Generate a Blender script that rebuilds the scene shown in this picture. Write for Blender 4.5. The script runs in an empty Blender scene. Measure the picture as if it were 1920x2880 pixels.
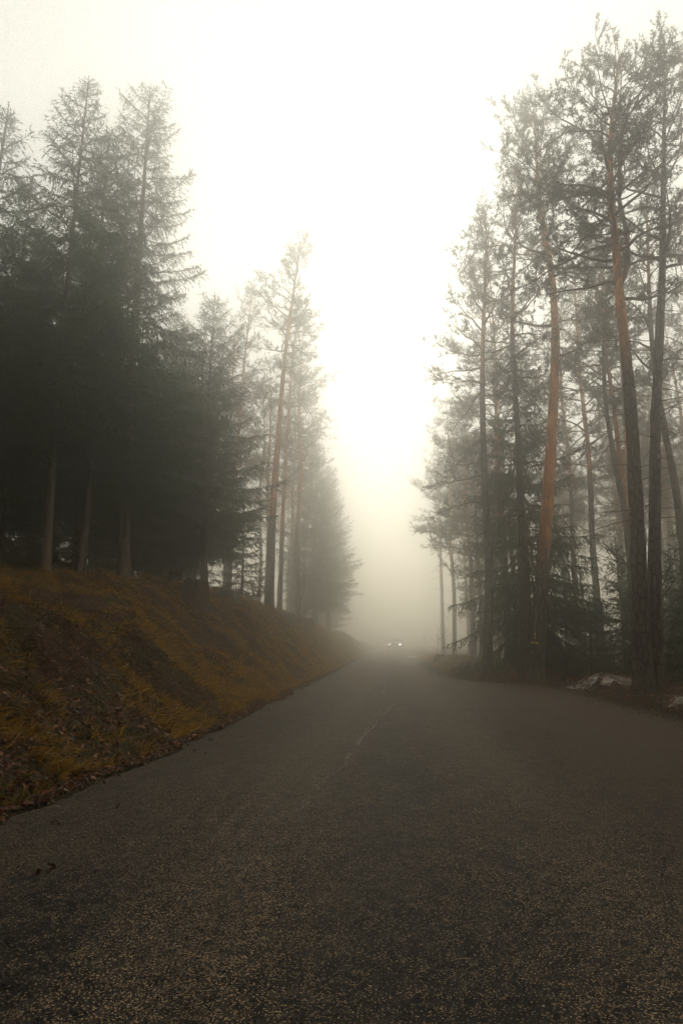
import bpy, math, random
import numpy as np
from mathutils import Vector

SC = bpy.context.scene
COL = SC.collection
RAD = math.radians

# ---------------------------------------------------------------- camera
cam_d = bpy.data.cameras.new('camera')
cam = bpy.data.objects.new('camera', cam_d)
COL.objects.link(cam)
cam_d.sensor_fit = 'HORIZONTAL'
cam_d.sensor_width = 36.0
cam_d.lens = 34.44
cam_d.clip_start = 0.05
cam_d.clip_end = 4000.0
cam.location = (0.0, 0.0, 1.10)
cam.rotation_euler = (RAD(90 + 11.27), 0.0, RAD(4.34))
SC.camera = cam

# ---------------------------------------------------------------- sky, sun, exposure
SUN_EL, SUN_AZ = 30.0, 4.0            # azimuth clockwise from the road's direction
world = bpy.data.worlds.new('World')
SC.world = world
world.use_nodes = True
wn, wl = world.node_tree.nodes, world.node_tree.links
wn.clear()
sky = wn.new('ShaderNodeTexSky')
sky.sky_type = 'NISHITA'
sky.sun_disc = False
sky.sun_elevation = RAD(SUN_EL)
sky.sun_rotation = RAD(SUN_AZ)
sky.air_density = 1.0
sky.dust_density = 1.0
sky.ozone_density = 0.6
hs = wn.new('ShaderNodeHueSaturation')          # overcast: the blue is gone
hs.inputs['Saturation'].default_value = 0.10
tint = wn.new('ShaderNodeMix')
tint.data_type = 'RGBA'
tint.blend_type = 'MULTIPLY'
tint.inputs[0].default_value = 1.0
tint.inputs[7].default_value = (1.0, 0.97, 0.86, 1)
bg = wn.new('ShaderNodeBackground')
bg.inputs['Strength'].default_value = 0.15
wo = wn.new('ShaderNodeOutputWorld')
wl.new(sky.outputs[0], hs.inputs['Color'])
wl.new(hs.outputs[0], tint.inputs[6])
cloud = wn.new('ShaderNodeMix')                 # an even cloud deck in front of the clear sky
cloud.data_type = 'RGBA'
cloud.inputs[0].default_value = 0.75
cloud.inputs[7].default_value = (7.5, 7.4, 6.75, 1)
wl.new(tint.outputs[2], cloud.inputs[6])
wl.new(cloud.outputs[2], bg.inputs['Color'])
wl.new(bg.outputs[0], wo.inputs['Surface'])

sun_d = bpy.data.lights.new('sun', 'SUN')
sun_d.energy = 0.42
sun_d.angle = RAD(60)
sun_d.color = (1.0, 0.92, 0.74)
sun = bpy.data.objects.new('sun', sun_d)
COL.objects.link(sun)
sun.rotation_euler = Vector((-math.sin(RAD(SUN_AZ)) * math.cos(RAD(SUN_EL)),
                             -math.cos(RAD(SUN_AZ)) * math.cos(RAD(SUN_EL)),
                             -math.sin(RAD(SUN_EL)))).to_track_quat('-Z', 'Y').to_euler()
sun.location = (0, 0, 60)

SC.view_settings.view_transform = 'Standard'
SC.view_settings.look = 'None'
SC.view_settings.gamma = 1.0
SC.view_settings.exposure = 0.0
SC.cycles.use_denoising = True
SC.cycles.denoising_prefilter = 'NONE'
SC.cycles.use_adaptive_sampling = True
SC.cycles.adaptive_threshold = 0.03
SC.cycles.max_bounces = 12
SC.cycles.diffuse_bounces = 2
SC.cycles.glossy_bounces = 2
SC.cycles.transmission_bounces = 3
SC.cycles.volume_bounces = 10
SC.cycles.sample_clamp_indirect = 4.0
HAZE_DENSITY = 0.027
HAZE_COLOR = (0.995, 0.983, 0.95, 1)


# ---------------------------------------------------------------- helpers: objects
def obj(name, mesh, parent=None, mats=None, loc=None):
    o = bpy.data.objects.new(name, mesh)
    COL.objects.link(o)
    if parent is not None:
        o.parent = parent
    if loc is not None:
        o.location = loc
    return o


def empty(name, loc=(0, 0, 0), rz=0.0, s=1.0):
    o = bpy.data.objects.new(name, None)
    COL.objects.link(o)
    o.location = loc
    o.rotation_euler = (0, 0, rz)
    o.scale = (s, s, s)
    return o


def tag(o, label=None, cat=None, group=None, kind=None):
    if label:
        o['label'] = label
    if cat:
        o['category'] = cat
    if group:
        o['group'] = group
    if kind:
        o['kind'] = kind
    return o


# ---------------------------------------------------------------- helpers: geometry
def unit(v):
    v = np.asarray(v, float)
    return v / np.maximum(np.linalg.norm(v, axis=-1, keepdims=True), 1e-9)


class MB:
    """collects triangles and quads, then links them as one mesh"""
    def __init__(self):
        self.v, self.t, self.q, self.n = [], [], [], 0

    def add(self, verts, tris=None, quads=None, mat=0, smooth=True):
        verts = np.asarray(verts, float).reshape(-1, 3)
        if tris is not None and len(tris):
            self.t.append((np.asarray(tris, int) + self.n, mat, smooth))
        if quads is not None and len(quads):
            self.q.append((np.asarray(quads, int) + self.n, mat, smooth))
        self.v.append(verts)
        self.n += len(verts)

    def mesh(self, name, mats):
        V = np.concatenate(self.v)
        li, ls, mi, sm = [], [], [], []
        k = 0
        for group, w in ((self.t, 3), (self.q, 4)):
            for F, m, s in group:
                li.append(F.reshape(-1))
                ls.append(k + np.arange(len(F)) * w)
                k += len(F) * w
                mi.append(np.full(len(F), m))
                sm.append(np.full(len(F), s))
        li, ls = np.concatenate(li), np.concatenate(ls)
        mi, sm = np.concatenate(mi), np.concatenate(sm)
        me = bpy.data.meshes.new(name)
        me.vertices.add(len(V))
        me.vertices.foreach_set('co', V.reshape(-1).astype(np.float32))
        me.loops.add(len(li))
        me.loops.foreach_set('vertex_index', li.astype(np.int32))
        me.polygons.add(len(ls))
        me.polygons.foreach_set('loop_start', ls.astype(np.int32))
        me.polygons.foreach_set('material_index', mi.astype(np.int32))
        me.polygons.foreach_set('use_smooth', sm.astype(bool))
        for m in mats:
            me.materials.append(m)
        me.update(calc_edges=True)
        me.validate()
        return me

    def tube(self, pts, rad, n=8, mat=0, cap=True, bump=0.0, rng=None):
        pts = np.asarray(pts, float)
        rad = np.asarray(rad, float)
        m = len(pts)
        t = unit(np.gradient(pts, axis=0))
        ref = np.eye(3)[np.argmin(np.abs(t.mean(0)))]
        u = unit(np.cross(t, ref))
        w = np.cross(t, u)
        a = np.arange(n) / n * 2 * math.pi
        R = rad[:, None] * np.ones((1, n))
        if bump and rng is not None:
            R = R * (1 + bump * rng.normal(size=(m, n)))
        V = pts[:, None] + R[..., None] * (np.cos(a)[None, :, None] * u[:, None] + np.sin(a)[None, :, None] * w[:, None])
        i, j = np.meshgrid(np.arange(m - 1), np.arange(n), indexing='ij')
        A = i * n + j
        B = i * n + (j + 1) % n
        Q = np.stack([A, B, B + n, A + n], -1).reshape(-1, 4)
        T = []
        V = V.reshape(-1, 3)
        if cap:
            V = np.concatenate([V, pts[:1], pts[-1:]])
            for j in range(n):
                T.append((m * n, (j + 1) % n, j))
                T.append((m * n + 1, (m - 1) * n + j, (m - 1) * n + (j + 1) % n))
        self.add(V, T, Q, mat)

    def sticks(self, P0, P1, r0, r1, mat=0):
        """many three-sided twigs at once"""
        P0, P1 = np.asarray(P0, float).reshape(-1, 3), np.asarray(P1, float).reshape(-1, 3)
        if not len(P0):
            return
        N = len(P0)
        d = unit(P1 - P0)
        ref = np.where(np.abs(d[:, 2:3]) > 0.8, np.array([[1., 0, 0]]), np.array([[0, 0, 1.]]))
        u = unit(np.cross(d, ref))
        w = np.cross(d, u)
        r0 = np.broadcast_to(np.asarray(r0, float).reshape(-1, 1), (N, 1))
        r1 = np.broadcast_to(np.asarray(r1, float).reshape(-1, 1), (N, 1))
        vs = []
        for P, r in ((P0, r0), (P1, r1)):
            for k in range(3):
                a = k * 2.0944
                vs.append(P + r * (math.cos(a) * u + math.sin(a) * w))
        V = np.stack(vs, 1)
        f = np.array([[0, 1, 4, 3], [1, 2, 5, 4], [2, 0, 3, 5]])
        Q = (np.arange(N)[:, None, None] * 6 + f[None]).reshape(-1, 4)
        self.add(V, None, Q, mat)

    def blades(self, P, D, L, W, rng, mat=1):
        """needle sprays: slim pointed triangles"""
        P, D = np.asarray(P, float).reshape(-1, 3), unit(np.asarray(D, float).reshape(-1, 3))
        if not len(P):
            return
        N = len(P)
        S = unit(np.cross(D, rng.normal(size=(N, 3))))
        L = np.broadcast_to(np.asarray(L, float).reshape(-1, 1), (N, 1))
        W = np.broadcast_to(np.asarray(W, float).reshape(-1, 1), (N, 1))
        V = np.stack([P - S * W / 2, P + S * W / 2, P + D * L], 1)
        self.add(V, np.arange(3 * N).reshape(-1, 3), None, mat, smooth=False)

    def box(self, lo, hi, mat=0):
        x0, y0, z0 = lo
        x1, y1, z1 = hi
        V = [(x, y, z) for z in (z0, z1) for y in (y0, y1) for x in (x0, x1)]
        self.add(V, None, [(0, 2, 3, 1), (4, 5, 7, 6), (0, 1, 5, 4), (2, 6, 7, 3), (0, 4, 6, 2), (1, 3, 7, 5)], mat, False)


def vnoise(x, y, seed=0.0):
    x, y = np.asarray(x, float), np.asarray(y, float)
    ix, iy = np.floor(x), np.floor(y)
    fx, fy = x - ix, y - iy
    fx, fy = fx * fx * (3 - 2 * fx), fy * fy * (3 - 2 * fy)
    def h(a, b):
        s = np.sin(a * 127.1 + b * 311.7 + seed * 74.7) * 43758.5453
        return s - np.floor(s)
    return ((h(ix, iy) * (1 - fx) + h(ix + 1, iy) * fx) * (1 - fy) + (h(ix, iy + 1) * (1 - fx) + h(ix + 1, iy + 1) * fx) * fy) * 2 - 1


def fbm(x, y, o=4, seed=0.0):
    s, a = 0.0, 1.0
    for k in range(o):
        s = s + a * vnoise(x * 2 ** k, y * 2 ** k, seed + k * 3.1)
        a *= 0.5
    return s


# ---------------------------------------------------------------- materials
class NT:
    def __init__(self, name):
        self.m = bpy.data.materials.new(name)
        self.m.use_nodes = True
        self.t = self.m.node_tree
        self.t.nodes.clear()
        self.out = self.t.nodes.new('ShaderNodeOutputMaterial')

    def n(self, kind, **kw):
        nd = self.t.nodes.new('ShaderNode' + kind)
        for k, v in kw.items():
            if hasattr(nd, k) and k not in nd.inputs:
                setattr(nd, k, v)
            else:
                self.put(nd.inputs[k], v)
        return nd

    def put(self, sock, v):
        if isinstance(v, bpy.types.NodeSocket):
            self.t.links.new(v, sock)
        elif isinstance(v, bpy.types.Node):
            self.t.links.new(v.outputs[0], sock)
        else:
            if sock.type == 'RGBA' and len(v) == 3:
                v = (*v, 1)
            sock.default_value = v

    def mix(self, f, a, b, blend='MIX'):
        nd = self.t.nodes.new('ShaderNodeMix')
        nd.data_type = 'RGBA'
        nd.blend_type = blend
        self.put(nd.inputs[0], f)
        self.put(nd.inputs[6], a)
        self.put(nd.inputs[7], b)
        return nd.outputs[2]

    def math(self, op, a, b=0.0, clamp=False):
        nd = self.t.nodes.new('ShaderNodeMath')
        nd.operation = op
        nd.use_clamp = clamp
        self.put(nd.inputs[0], a)
        self.put(nd.inputs[1], b)
        return nd.outputs[0]

    def ramp(self, f, stops, interp='LINEAR'):
        nd = self.t.nodes.new('ShaderNodeValToRGB')
        nd.color_ramp.interpolation = interp
        e = nd.color_ramp.elements
        while len(e) < len(stops):
            e.new(0.5)
        for k, (p, c) in enumerate(stops):
            e[k].position = p
            e[k].color = (*c, 1) if hasattr(c, '__len__') else (c, c, c, 1)
        self.put(nd.inputs[0], f)
        return nd.outputs[0]

    def noise(self, vec, scale, detail=4, rough=0.55):
        nd = self.t.nodes.new('ShaderNodeTexNoise')
        self.put(nd.inputs['Vector'], vec)
        nd.inputs['Scale'].default_value = scale
        nd.inputs['Detail'].default_value = detail
        nd.inputs['Roughness'].default_value = rough
        return nd.outputs[0]

    def pos(self):
        return self.t.nodes.new('ShaderNodeTexCoord').outputs['Object']

    def scale(self, vec, s):
        nd = self.t.nodes.new('ShaderNodeMapping')
        self.put(nd.inputs[0], vec)
        nd.inputs[3].default_value = s
        return nd.outputs[0]

    def bump(self, h, strength, dist):
        nd = self.t.nodes.new('ShaderNodeBump')
        self.put(nd.inputs['Height'], h)
        nd.inputs['Strength'].default_value = strength
        nd.inputs['Distance'].default_value = dist
        return nd.outputs[0]

    def bsdf(self, color, rough=0.8, normal=None, spec=0.3, **kw):
        b = self.t.nodes.new('ShaderNodeBsdfPrincipled')
        self.put(b.inputs['Base Color'], color)
        self.put(b.inputs['Roughness'], rough)
        self.put(b.inputs['Specular IOR Level'], spec)
        if normal is not None:
            self.put(b.inputs['Normal'], normal)
        for k, v in kw.items():
            self.put(b.inputs[k], v)
        return b

    def done(self, sh):
        self.t.links.new(sh.outputs[0] if isinstance(sh, bpy.types.Node) else sh, self.out.inputs['Surface'])
        return self.m


def leafy(name, dark, light, trans=0.3, scale=0.9):
    t = NT(name)
    p = t.pos()
    big = t.noise(p, scale, 3)
    isl = t.t.nodes.new('ShaderNodeNewGeometry').outputs['Random Per Island']
    f = t.math('ADD', t.math('MULTIPLY', t.math('SUBTRACT', big, 0.35, True), 1.9), t.math('MULTIPLY', isl, 0.35), True)
    c = t.mix(f, dark, light)
    d = t.bsdf(c, 0.55, spec=0.25)
    tr = t.n('BsdfTranslucent')
    t.put(tr.inputs[0], c)
    mx = t.t.nodes.new('ShaderNodeMixShader')
    mx.inputs[0].default_value = trans
    t.t.links.new(d.outputs[0], mx.inputs[1])
    t.t.links.new(tr.outputs[0], mx.inputs[2])
    return t.done(mx)


def bark_pine():
    t = NT('pine bark')
    p = t.pos()
    oi = t.t.nodes.new('ShaderNodeObjectInfo')
    sep = t.t.nodes.new('ShaderNodeSeparateColor')
    t.put(sep.inputs[0], oi.outputs['Color'])
    xyz = t.t.nodes.new('ShaderNodeSeparateXYZ')
    t.put(xyz.inputs[0], p)
    lim = t.math('MULTIPLY', sep.outputs[0], 20.0)
    nz = t.noise(t.scale(p, (1, 1, 0.5)), 1.6, 4)
    h = t.math('SUBTRACT', t.math('ADD', xyz.outputs[2], t.math('MULTIPLY', t.math('SUBTRACT', nz, 0.5), 3.2)), lim)
    f = t.math('ADD', t.math('MULTIPLY', h, 0.9), 0.5, True)
    plates = t.n('TexVoronoi', feature='DISTANCE_TO_EDGE')
    t.put(plates.inputs['Vector'], t.scale(p, (1, 1, 0.38)))
    plates.inputs['Scale'].default_value = 9.5
    fine = t.noise(t.scale(p, (1, 1, 0.3)), 26, 5, 0.65)
    low = t.mix(t.ramp(plates.outputs[0], [(0.0, 0.0), (0.16, 1.0)]), (0.010, 0.007, 0.005), (0.165, 0.115, 0.080))
    low = t.mix(t.math('MULTIPLY', fine, 0.5), low, (0.05, 0.036, 0.028))
    flake = t.n('TexVoronoi', feature='F1')
    t.put(flake.inputs['Vector'], t.scale(p, (1, 1, 0.45)))
    flake.inputs['Scale'].default_value = 6.0
    fcol = t.t.nodes.new('ShaderNodeSeparateColor')
    t.put(fcol.inputs[0], flake.outputs['Color'])
    high = t.mix(fcol.outputs[0], (0.74, 0.31, 0.095), (0.34, 0.125, 0.042))
    high = t.mix(t.ramp(fine, [(0.52, 0.0), (0.68, 0.85)]), high, (0.10, 0.050, 0.030))
    c = t.mix(f, low, high)
    # moss and lichen on the lowest stem, on trees that have some (object colour, second channel)
    mz = t.ramp(t.noise(p, 9, 5, 0.7), [(0.52, 0.0), (0.60, 1.0)])
    side = t.ramp(t.noise(t.scale(p, (1.2, 1.2, .35)), 2.2, 2), [(0.45, 0.0), (0.60, 1.0)])
    mm = t.math('MULTIPLY', t.math('MULTIPLY', mz, side), t.math('MULTIPLY', sep.outputs[1], t.math('SUBTRACT', 1.0, f)))
    c = t.mix(mm, c, (0.13, 0.13, 0.045))
    nrm = t.bump(t.math('ADD', t.math('MULTIPLY', t.ramp(plates.outputs[0], [(0, 0.0), (0.14, 1.0)]), t.math('SUBTRACT', 1.15, f)), fine), 0.8, 0.03)
    return t.done(t.bsdf(c, 0.9, nrm, 0.15))


def bark_plain(name, a, b):
    t = NT(name)
    p = t.pos()
    f1 = t.noise(t.scale(p, (1, 1, 0.35)), 14, 5, 0.65)
    f2 = t.noise(p, 2.2, 3)
    c = t.mix(t.ramp(f1, [(0.35, 0.0), (0.7, 1.0)]), a, b)
    c = t.mix(t.ramp(f2, [(0.5, 0.0), (0.68, 0.6)]), c, tuple(0.5 * x for x in a))
    return t.done(t.bsdf(c, 0.9, t.bump(f1, 0.7, 0.02), 0.15))


def mat_ground():
    t = NT('forest floor')
    p = t.pos()
    big = t.noise(p, 0.55, 4, 0.6)
    mid = t.noise(p, 3.5, 5, 0.65)
    fine = t.noise(p, 38, 4, 0.7)
    vor = t.n('TexVoronoi', feature='F1')
    t.put(vor.inputs['Vector'], p)
    vor.inputs['Scale'].default_value = 19.0
    vc = t.t.nodes.new('ShaderNodeSeparateColor')
    t.put(vc.inputs[0], vor.outputs['Color'])
    litter = t.ramp(vc.outputs[0], [(0.0, (0.018, 0.009, 0.004)), (0.45, (0.062, 0.023, 0.007)), (0.75, (0.12, 0.044, 0.011)), (1.0, (0.19, 0.082, 0.025))])
    moss = t.mix(fine, (0.024, 0.020, 0.005), (0.13, 0.085, 0.014))
    f = t.math('ADD', t.math('MULTIPLY', t.math('SUBTRACT', big, 0.5), 2.6), mid, True)
    c = t.mix(t.ramp(f, [(0.46, 0.0), (0.66, 1.0)]), litter, moss)
    c = t.mix(0.45, c, (0.010, 0.006, 0.003))
    c = t.mix(t.ramp(mid, [(0.30, 0.85), (0.48, 0.0)]), c, (0.014, 0.009, 0.006))
    nrm = t.bump(t.math('ADD', fine, t.math('MULTIPLY', vor.outputs[0], 1.5)), 0.9, 0.03)
    return t.done(t.bsdf(c, 0.85, nrm, 0.2))


def mat_asphalt():
    t = NT('chip seal asphalt')
    p = t.pos()
    g = t.n('TexVoronoi', feature='F1')
    t.put(g.inputs['Vector'], p)
    g.inputs['Scale'].default_value = 185.0
    gc = t.t.nodes.new('ShaderNodeSeparateColor')
    t.put(gc.inputs[0], g.outputs['Color'])
    g2 = t.n('TexVoronoi', feature='F1')
    t.put(g2.inputs['Vector'], p)
    g2.inputs['Scale'].default_value = 30.0
    gc2 = t.t.nodes.new('ShaderNodeSeparateColor')
    t.put(gc2.inputs[0], g2.outputs['Color'])
    streak = t.noise(t.scale(p, (1.1, 0.13, 1)), 1.0, 4, 0.6)
    blot = t.noise(p, 2.3, 4, 0.6)
    g3 = t.n('TexVoronoi', feature='SMOOTH_F1')
    t.put(g3.inputs['Vector'], p)
    g3.inputs['Scale'].default_value = 19.0
    gc3 = t.t.nodes.new('ShaderNodeSeparateColor')
    t.put(gc3.inputs[0], g3.outputs['Color'])
    clump = t.math('MULTIPLY', t.math('SUBTRACT', t.math('ADD', gc3.outputs[0], t.noise(p, 26, 3, 0.7)), 1.0), 0.34)
    # stones: mostly dark bitumen-coated, some bare tan and pale
    lift = t.math('MULTIPLY', t.math('SUBTRACT', t.math('ADD', streak, t.math('MULTIPLY', blot, 0.6)), 0.8), 0.30)
    lift = t.math('ADD', lift, t.math('MULTIPLY', clump, 0.6))
    rx = t.t.nodes.new('ShaderNodeSeparateXYZ')
    t.put(rx.inputs[0], p)
    wob = t.math('ADD', rx.outputs[0], t.math('MULTIPLY', t.math('SUBTRACT', streak, 0.5), 0.5))
    tr1 = t.math('POWER', 2.718, t.math('MULTIPLY', t.math('POWER', t.math('MULTIPLY', t.math('ADD', wob, 0.75), 2.6), 2.0), -1.0))
    tr2 = t.math('POWER', 2.718, t.math('MULTIPLY', t.math('POWER', t.math('MULTIPLY', t.math('SUBTRACT', wob, 0.85), 2.6), 2.0), -1.0))
    track = t.math('ADD', tr1, tr2)                    # wheel tracks: bitumen worn off the stones
    damp = t.ramp(t.noise(t.scale(p, (0.8, 0.3, 1)), 0.9, 5, 0.65), [(0.52, 0.0), (0.62, 1.0)])
    lift = t.math('ADD', lift, t.math('SUBTRACT', t.math('MULTIPLY', track, 0.12), t.math('MULTIPLY', damp, 0.10)))
    r = t.math('ADD', gc.outputs[0], lift)
    base = t.mix(gc.outputs[1], (0.006, 0.005, 0.005), (0.030, 0.024, 0.019))
    base = t.mix(t.ramp(t.math('ADD', gc2.outputs[0], t.math('MULTIPLY', lift, 1.5)), [(0.60, 0.0), (0.85, 1.0)]), base, (0.062, 0.047, 0.035))
    stone_c = t.mix(gc.outputs[2], (0.12, 0.082, 0.048), (0.66, 0.46, 0.26))
    c = t.mix(t.ramp(r, [(0.75, 0.0), (0.81, 1.0)]), base, stone_c)
    gap = t.ramp(g.outputs[0], [(0.42, 0.0), (0.70, 1.0)])
    c = t.mix(t.math('MULTIPLY', gap, 0.85), c, (0.008, 0.007, 0.006))
    # sandy dust carried on to the lay-by
    xyz = t.t.nodes.new('ShaderNodeSeparateXYZ')
    t.put(xyz.inputs[0], p)
    dust = t.math('MULTIPLY', t.ramp(t.math('ADD', xyz.outputs[0], t.math('MULTIPLY', blot, 1.2)), [(0.0, 0.0), (1.0, 0.0)]), 1.0)
    dx = t.math('MULTIPLY', t.math('SUBTRACT', t.math('ADD', xyz.outputs[0], t.math('MULTIPLY', streak, 2.0)), 2.1), 0.6, True)
    c = t.mix(t.math('MULTIPLY', dx, t.math('MULTIPLY', gc.outputs[2], 0.55)), c, (0.16, 0.095, 0.05))
    h = t.math('SUBTRACT', 1.0, g.outputs[0])
    h = t.math('ADD', h, t.math('MULTIPLY', gc.outputs[2], 0.7))
    nrm = t.bump(h, 0.85, 0.006)
    rg = t.math('ADD', 0.55, t.math('MULTIPLY', streak, 0.15))
    return t.done(t.bsdf(c, rg, nrm, 0.18))


def mat_simple(name, c, rough=0.6, spec=0.4, noise=None, **kw):
    t = NT(name)
    col = c
    nrm = None
    if noise:
        f = t.noise(t.pos(), noise, 5, 0.6)
        col = t.mix(f, tuple(x * 0.55 for x in c), tuple(min(1, x * 1.35) for x in c))
        nrm = t.bump(f, 0.5, 0.02)
    return t.done(t.bsdf(col, rough, nrm, spec, **kw))


def mat_litter(name, stops, rough=0.6):
    t = NT(name)
    isl = t.t.nodes.new('ShaderNodeNewGeometry').outputs['Random Per Island']
    c = t.ramp(isl, stops)
    d = t.bsdf(c, rough, spec=0.3)
    tr = t.n('BsdfTranslucent')
    t.put(tr.inputs[0], c)
    mx = t.t.nodes.new('ShaderNodeMixShader')
    mx.inputs[0].default_value = 0.2
    t.t.links.new(d.outputs[0], mx.inputs[1])
    t.t.links.new(tr.outputs[0], mx.inputs[2])
    return t.done(mx)


M_SPRUCE = leafy('spruce needles', (0.018, 0.030, 0.009), (0.10, 0.145, 0.028), 0.34)
M_PINE = leafy('pine needles', (0.065, 0.070, 0.036), (0.17, 0.165, 0.085), 0.6)
M_BPINE = bark_pine()
M_BSPRUCE = bark_plain('spruce bark', (0.085, 0.064, 0.046), (0.27, 0.205, 0.15))
M_BLIMB = bark_plain('pine limb bark', (0.11, 0.060, 0.034), (0.22, 0.115, 0.06))
M_BDEAD = bark_plain('dead twig bark', (0.045, 0.036, 0.030), (0.11, 0.09, 0.075))
M_GROUND = mat_ground()
M_ROAD = mat_asphalt()
M_CRACK = mat_simple('pale crack edge', (0.24, 0.20, 0.16), 0.8, noise=60)
M_GRASS = mat_litter('dead grass', [(0.0, (0.10, 0.040, 0.006)), (0.25, (0.34, 0.160, 0.013)), (0.65, (0.60, 0.335, 0.028)), (0.85, (0.22, 0.170, 0.020)), (1.0, (0.60, 0.40, 0.09))])
M_LEAF = mat_litter('fallen leaves', [(0.0, (0.035, 0.013, 0.005)), (0.45, (0.10, 0.034, 0.009)), (0.8, (0.23, 0.075, 0.017)), (0.95, (0.32, 0.13, 0.04)), (1.0, (0.42, 0.28, 0.17))], 0.5)


# ---------------------------------------------------------------- terrain
def xl(y):
    y = np.asarray(y, float)
    return -2.30 - 0.28 * np.exp(-np.maximum(y - 3, -3) / 2.5) + 0.10 * vnoise(y * 0.9, 3.1) + 0.06 * vnoise(y * 3.6, 8.2) + 0.03 * vnoise(y * 9.0, 2.2)


def xr(y):
    y = np.asarray(y, float)
    base = np.interp(y, [-30, 10, 15, 17.2, 18.6, 19.6, 20.6, 23, 29, 38, 62, 120, 300], [4.6, 4.45, 4.42, 4.35, 3.9, 2.9, 2.25, 1.98, 1.88, 1.95, 1.9, 2.1, 2.2])
    return base + 0.06 * vnoise(y * 0.7, 5.7) + 0.035 * vnoise(y * 3.3, 1.2)


def H(x, y):
    x, y = np.asarray(x, float), np.asarray(y, float)
    L, R = xl(y), xr(y)
    n1 = fbm(x * 0.45, y * 0.45, 4, 1.0)
    n2 = fbm(x * 1.3 + 0.6 * y, y * 2.2, 3, 5.0)
    # left bank
    d = np.maximum(L - x, 0)
    hc = np.interp(y, [-40, 0, 7, 11, 14, 18, 30, 50, 75, 110, 160, 400], [1.2, 1.3, 1.65, 2.05, 2.45, 2.80, 2.6, 2.3, 1.7, 1.0, 0.6, 0.5])
    w = np.interp(y, [0, 15, 30, 60, 400], [4.6, 4.9, 3.6, 3.4, 4.0])
    tt = np.clip((d - 0.25) / w, 0, 1)
    bank = hc * (np.sin(tt * math.pi / 2) ** 1.25) + 0.03 * np.clip(d - w, 0, 40) + 0.32 * np.clip(d - w - 6.5, 0, 13)
    bank = bank + np.clip(d - 0.3, 0, 1.2) / 1.2 * (0.24 * n1 + 0.17 * n2)
    bank = bank - 0.07 * np.exp(-((d - 0.28) / 0.22) ** 2)
    # right side: verge, mounds, level wood floor
    e = np.maximum(x - R, 0)
    right = np.clip(e / 0.7, 0, 1) * (0.06 + 0.10 * n1 + 0.05 * n2) + 0.006 * np.maximum(e - 6, 0) + 0.10 * np.clip(e - 11, 0, 60)
    right = right + np.clip(e / 0.8, 0, 1) * 0.42 * np.exp(-((x - 3.1) / 1.1) ** 2 - ((y - 31) / 7.0) ** 2)
    right = right + np.clip(e / 0.5, 0, 1) * 0.30 * np.exp(-((x - 5.25) / 0.75) ** 2 - ((y - 16.6) / 1.1) ** 2)
    right = right - 0.05 * np.exp(-((e - 0.15) / 0.15) ** 2)
    z = np.where(x < L, bank, np.where(x > R, right, 0.0))
    inside = np.clip(np.minimum(x - L, R - x) / 0.10, 0, 1)
    return z * (1 - inside) - 0.09 * inside + 0.012


def grid_axis(segs):
    out = []
    for a, b, s in segs:
        out.append(np.arange(a, b, s))
    return np.unique(np.round(np.concatenate(out + [np.array([segs[-1][1]])]), 4))


gx = grid_axis([(-420, -60, 24), (-60, -20, 2.5), (-20, -9, 0.5), (-9, -1.7, 0.075), (-1.7, 1.6, 0.6), (1.6, 6.6, 0.10), (6.6, 14, 0.5), (14, 60, 2.5), (60, 420, 24)])
gy = grid_axis([(-120, -12, 6), (-12, 2, 0.6), (2, 24, 0.10), (24, 48, 0.25), (48, 120, 1.0), (120, 620, 20)])
X, Y = np.meshgrid(gx, gy, indexing='ij')
Z = H(X, Y)
m, n = X.shape
ii, jj = np.meshgrid(np.arange(m - 1), np.arange(n - 1), indexing='ij')
A = ii * n + jj
mb = MB()
mb.add(np.stack([X, Y, Z], -1), None, np.stack([A, A + n, A + n + 1, A + 1], -1).reshape(-1, 4))
ground = obj('ground', mb.mesh('ground', [M_GROUND]))
tag(ground, 'leaf-strewn forest floor with mossy bank beside the road', None, None, 'structure')

# road: a slightly cambered sheet with ragged edges
ry = grid_axis([(-40, 0, 0.5), (0, 30, 0.10), (30, 80, 0.3), (80, 400, 2.0)])
u = np.linspace(0, 1, 61)
YY, UU = np.meshgrid(ry, u, indexing='ij')
XX = xl(YY) + (xr(YY) - xl(YY)) * UU
ZZ = 0.035 - 0.05 * (XX / 2.4) ** 2 * (np.abs(XX) < 2.4) - 0.05 * (np.abs(XX) >= 2.4) + 0.012 * fbm(XX * 0.8, YY * 0.35, 3, 9.0)
ZZ = ZZ - 0.05 * (np.clip(1 - np.minimum(UU, 1 - UU) / 0.02, 0, 1))
m, n = XX.shape
ii, jj = np.meshgrid(np.arange(m - 1), np.arange(n - 1), indexing='ij')
A = ii * n + jj
mb = MB()
mb.add(np.stack([XX, YY, ZZ], -1), None, np.stack([A, A + 1, A + n + 1, A + n], -1).reshape(-1, 4))
road = obj('road', mb.mesh('road', [M_ROAD]))
tag(road, 'worn chip seal forest road with a lay-by', None, None, 'structure')


def road_z(x, y):
    return 0.035 - 0.05 * (x / 2.4) ** 2 * (np.abs(x) < 2.4) - 0.05 * (np.abs(x) >= 2.4) + 0.012 * fbm(np.asarray(x) * 0.8, np.asarray(y) * 0.35, 3, 9.0)


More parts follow.
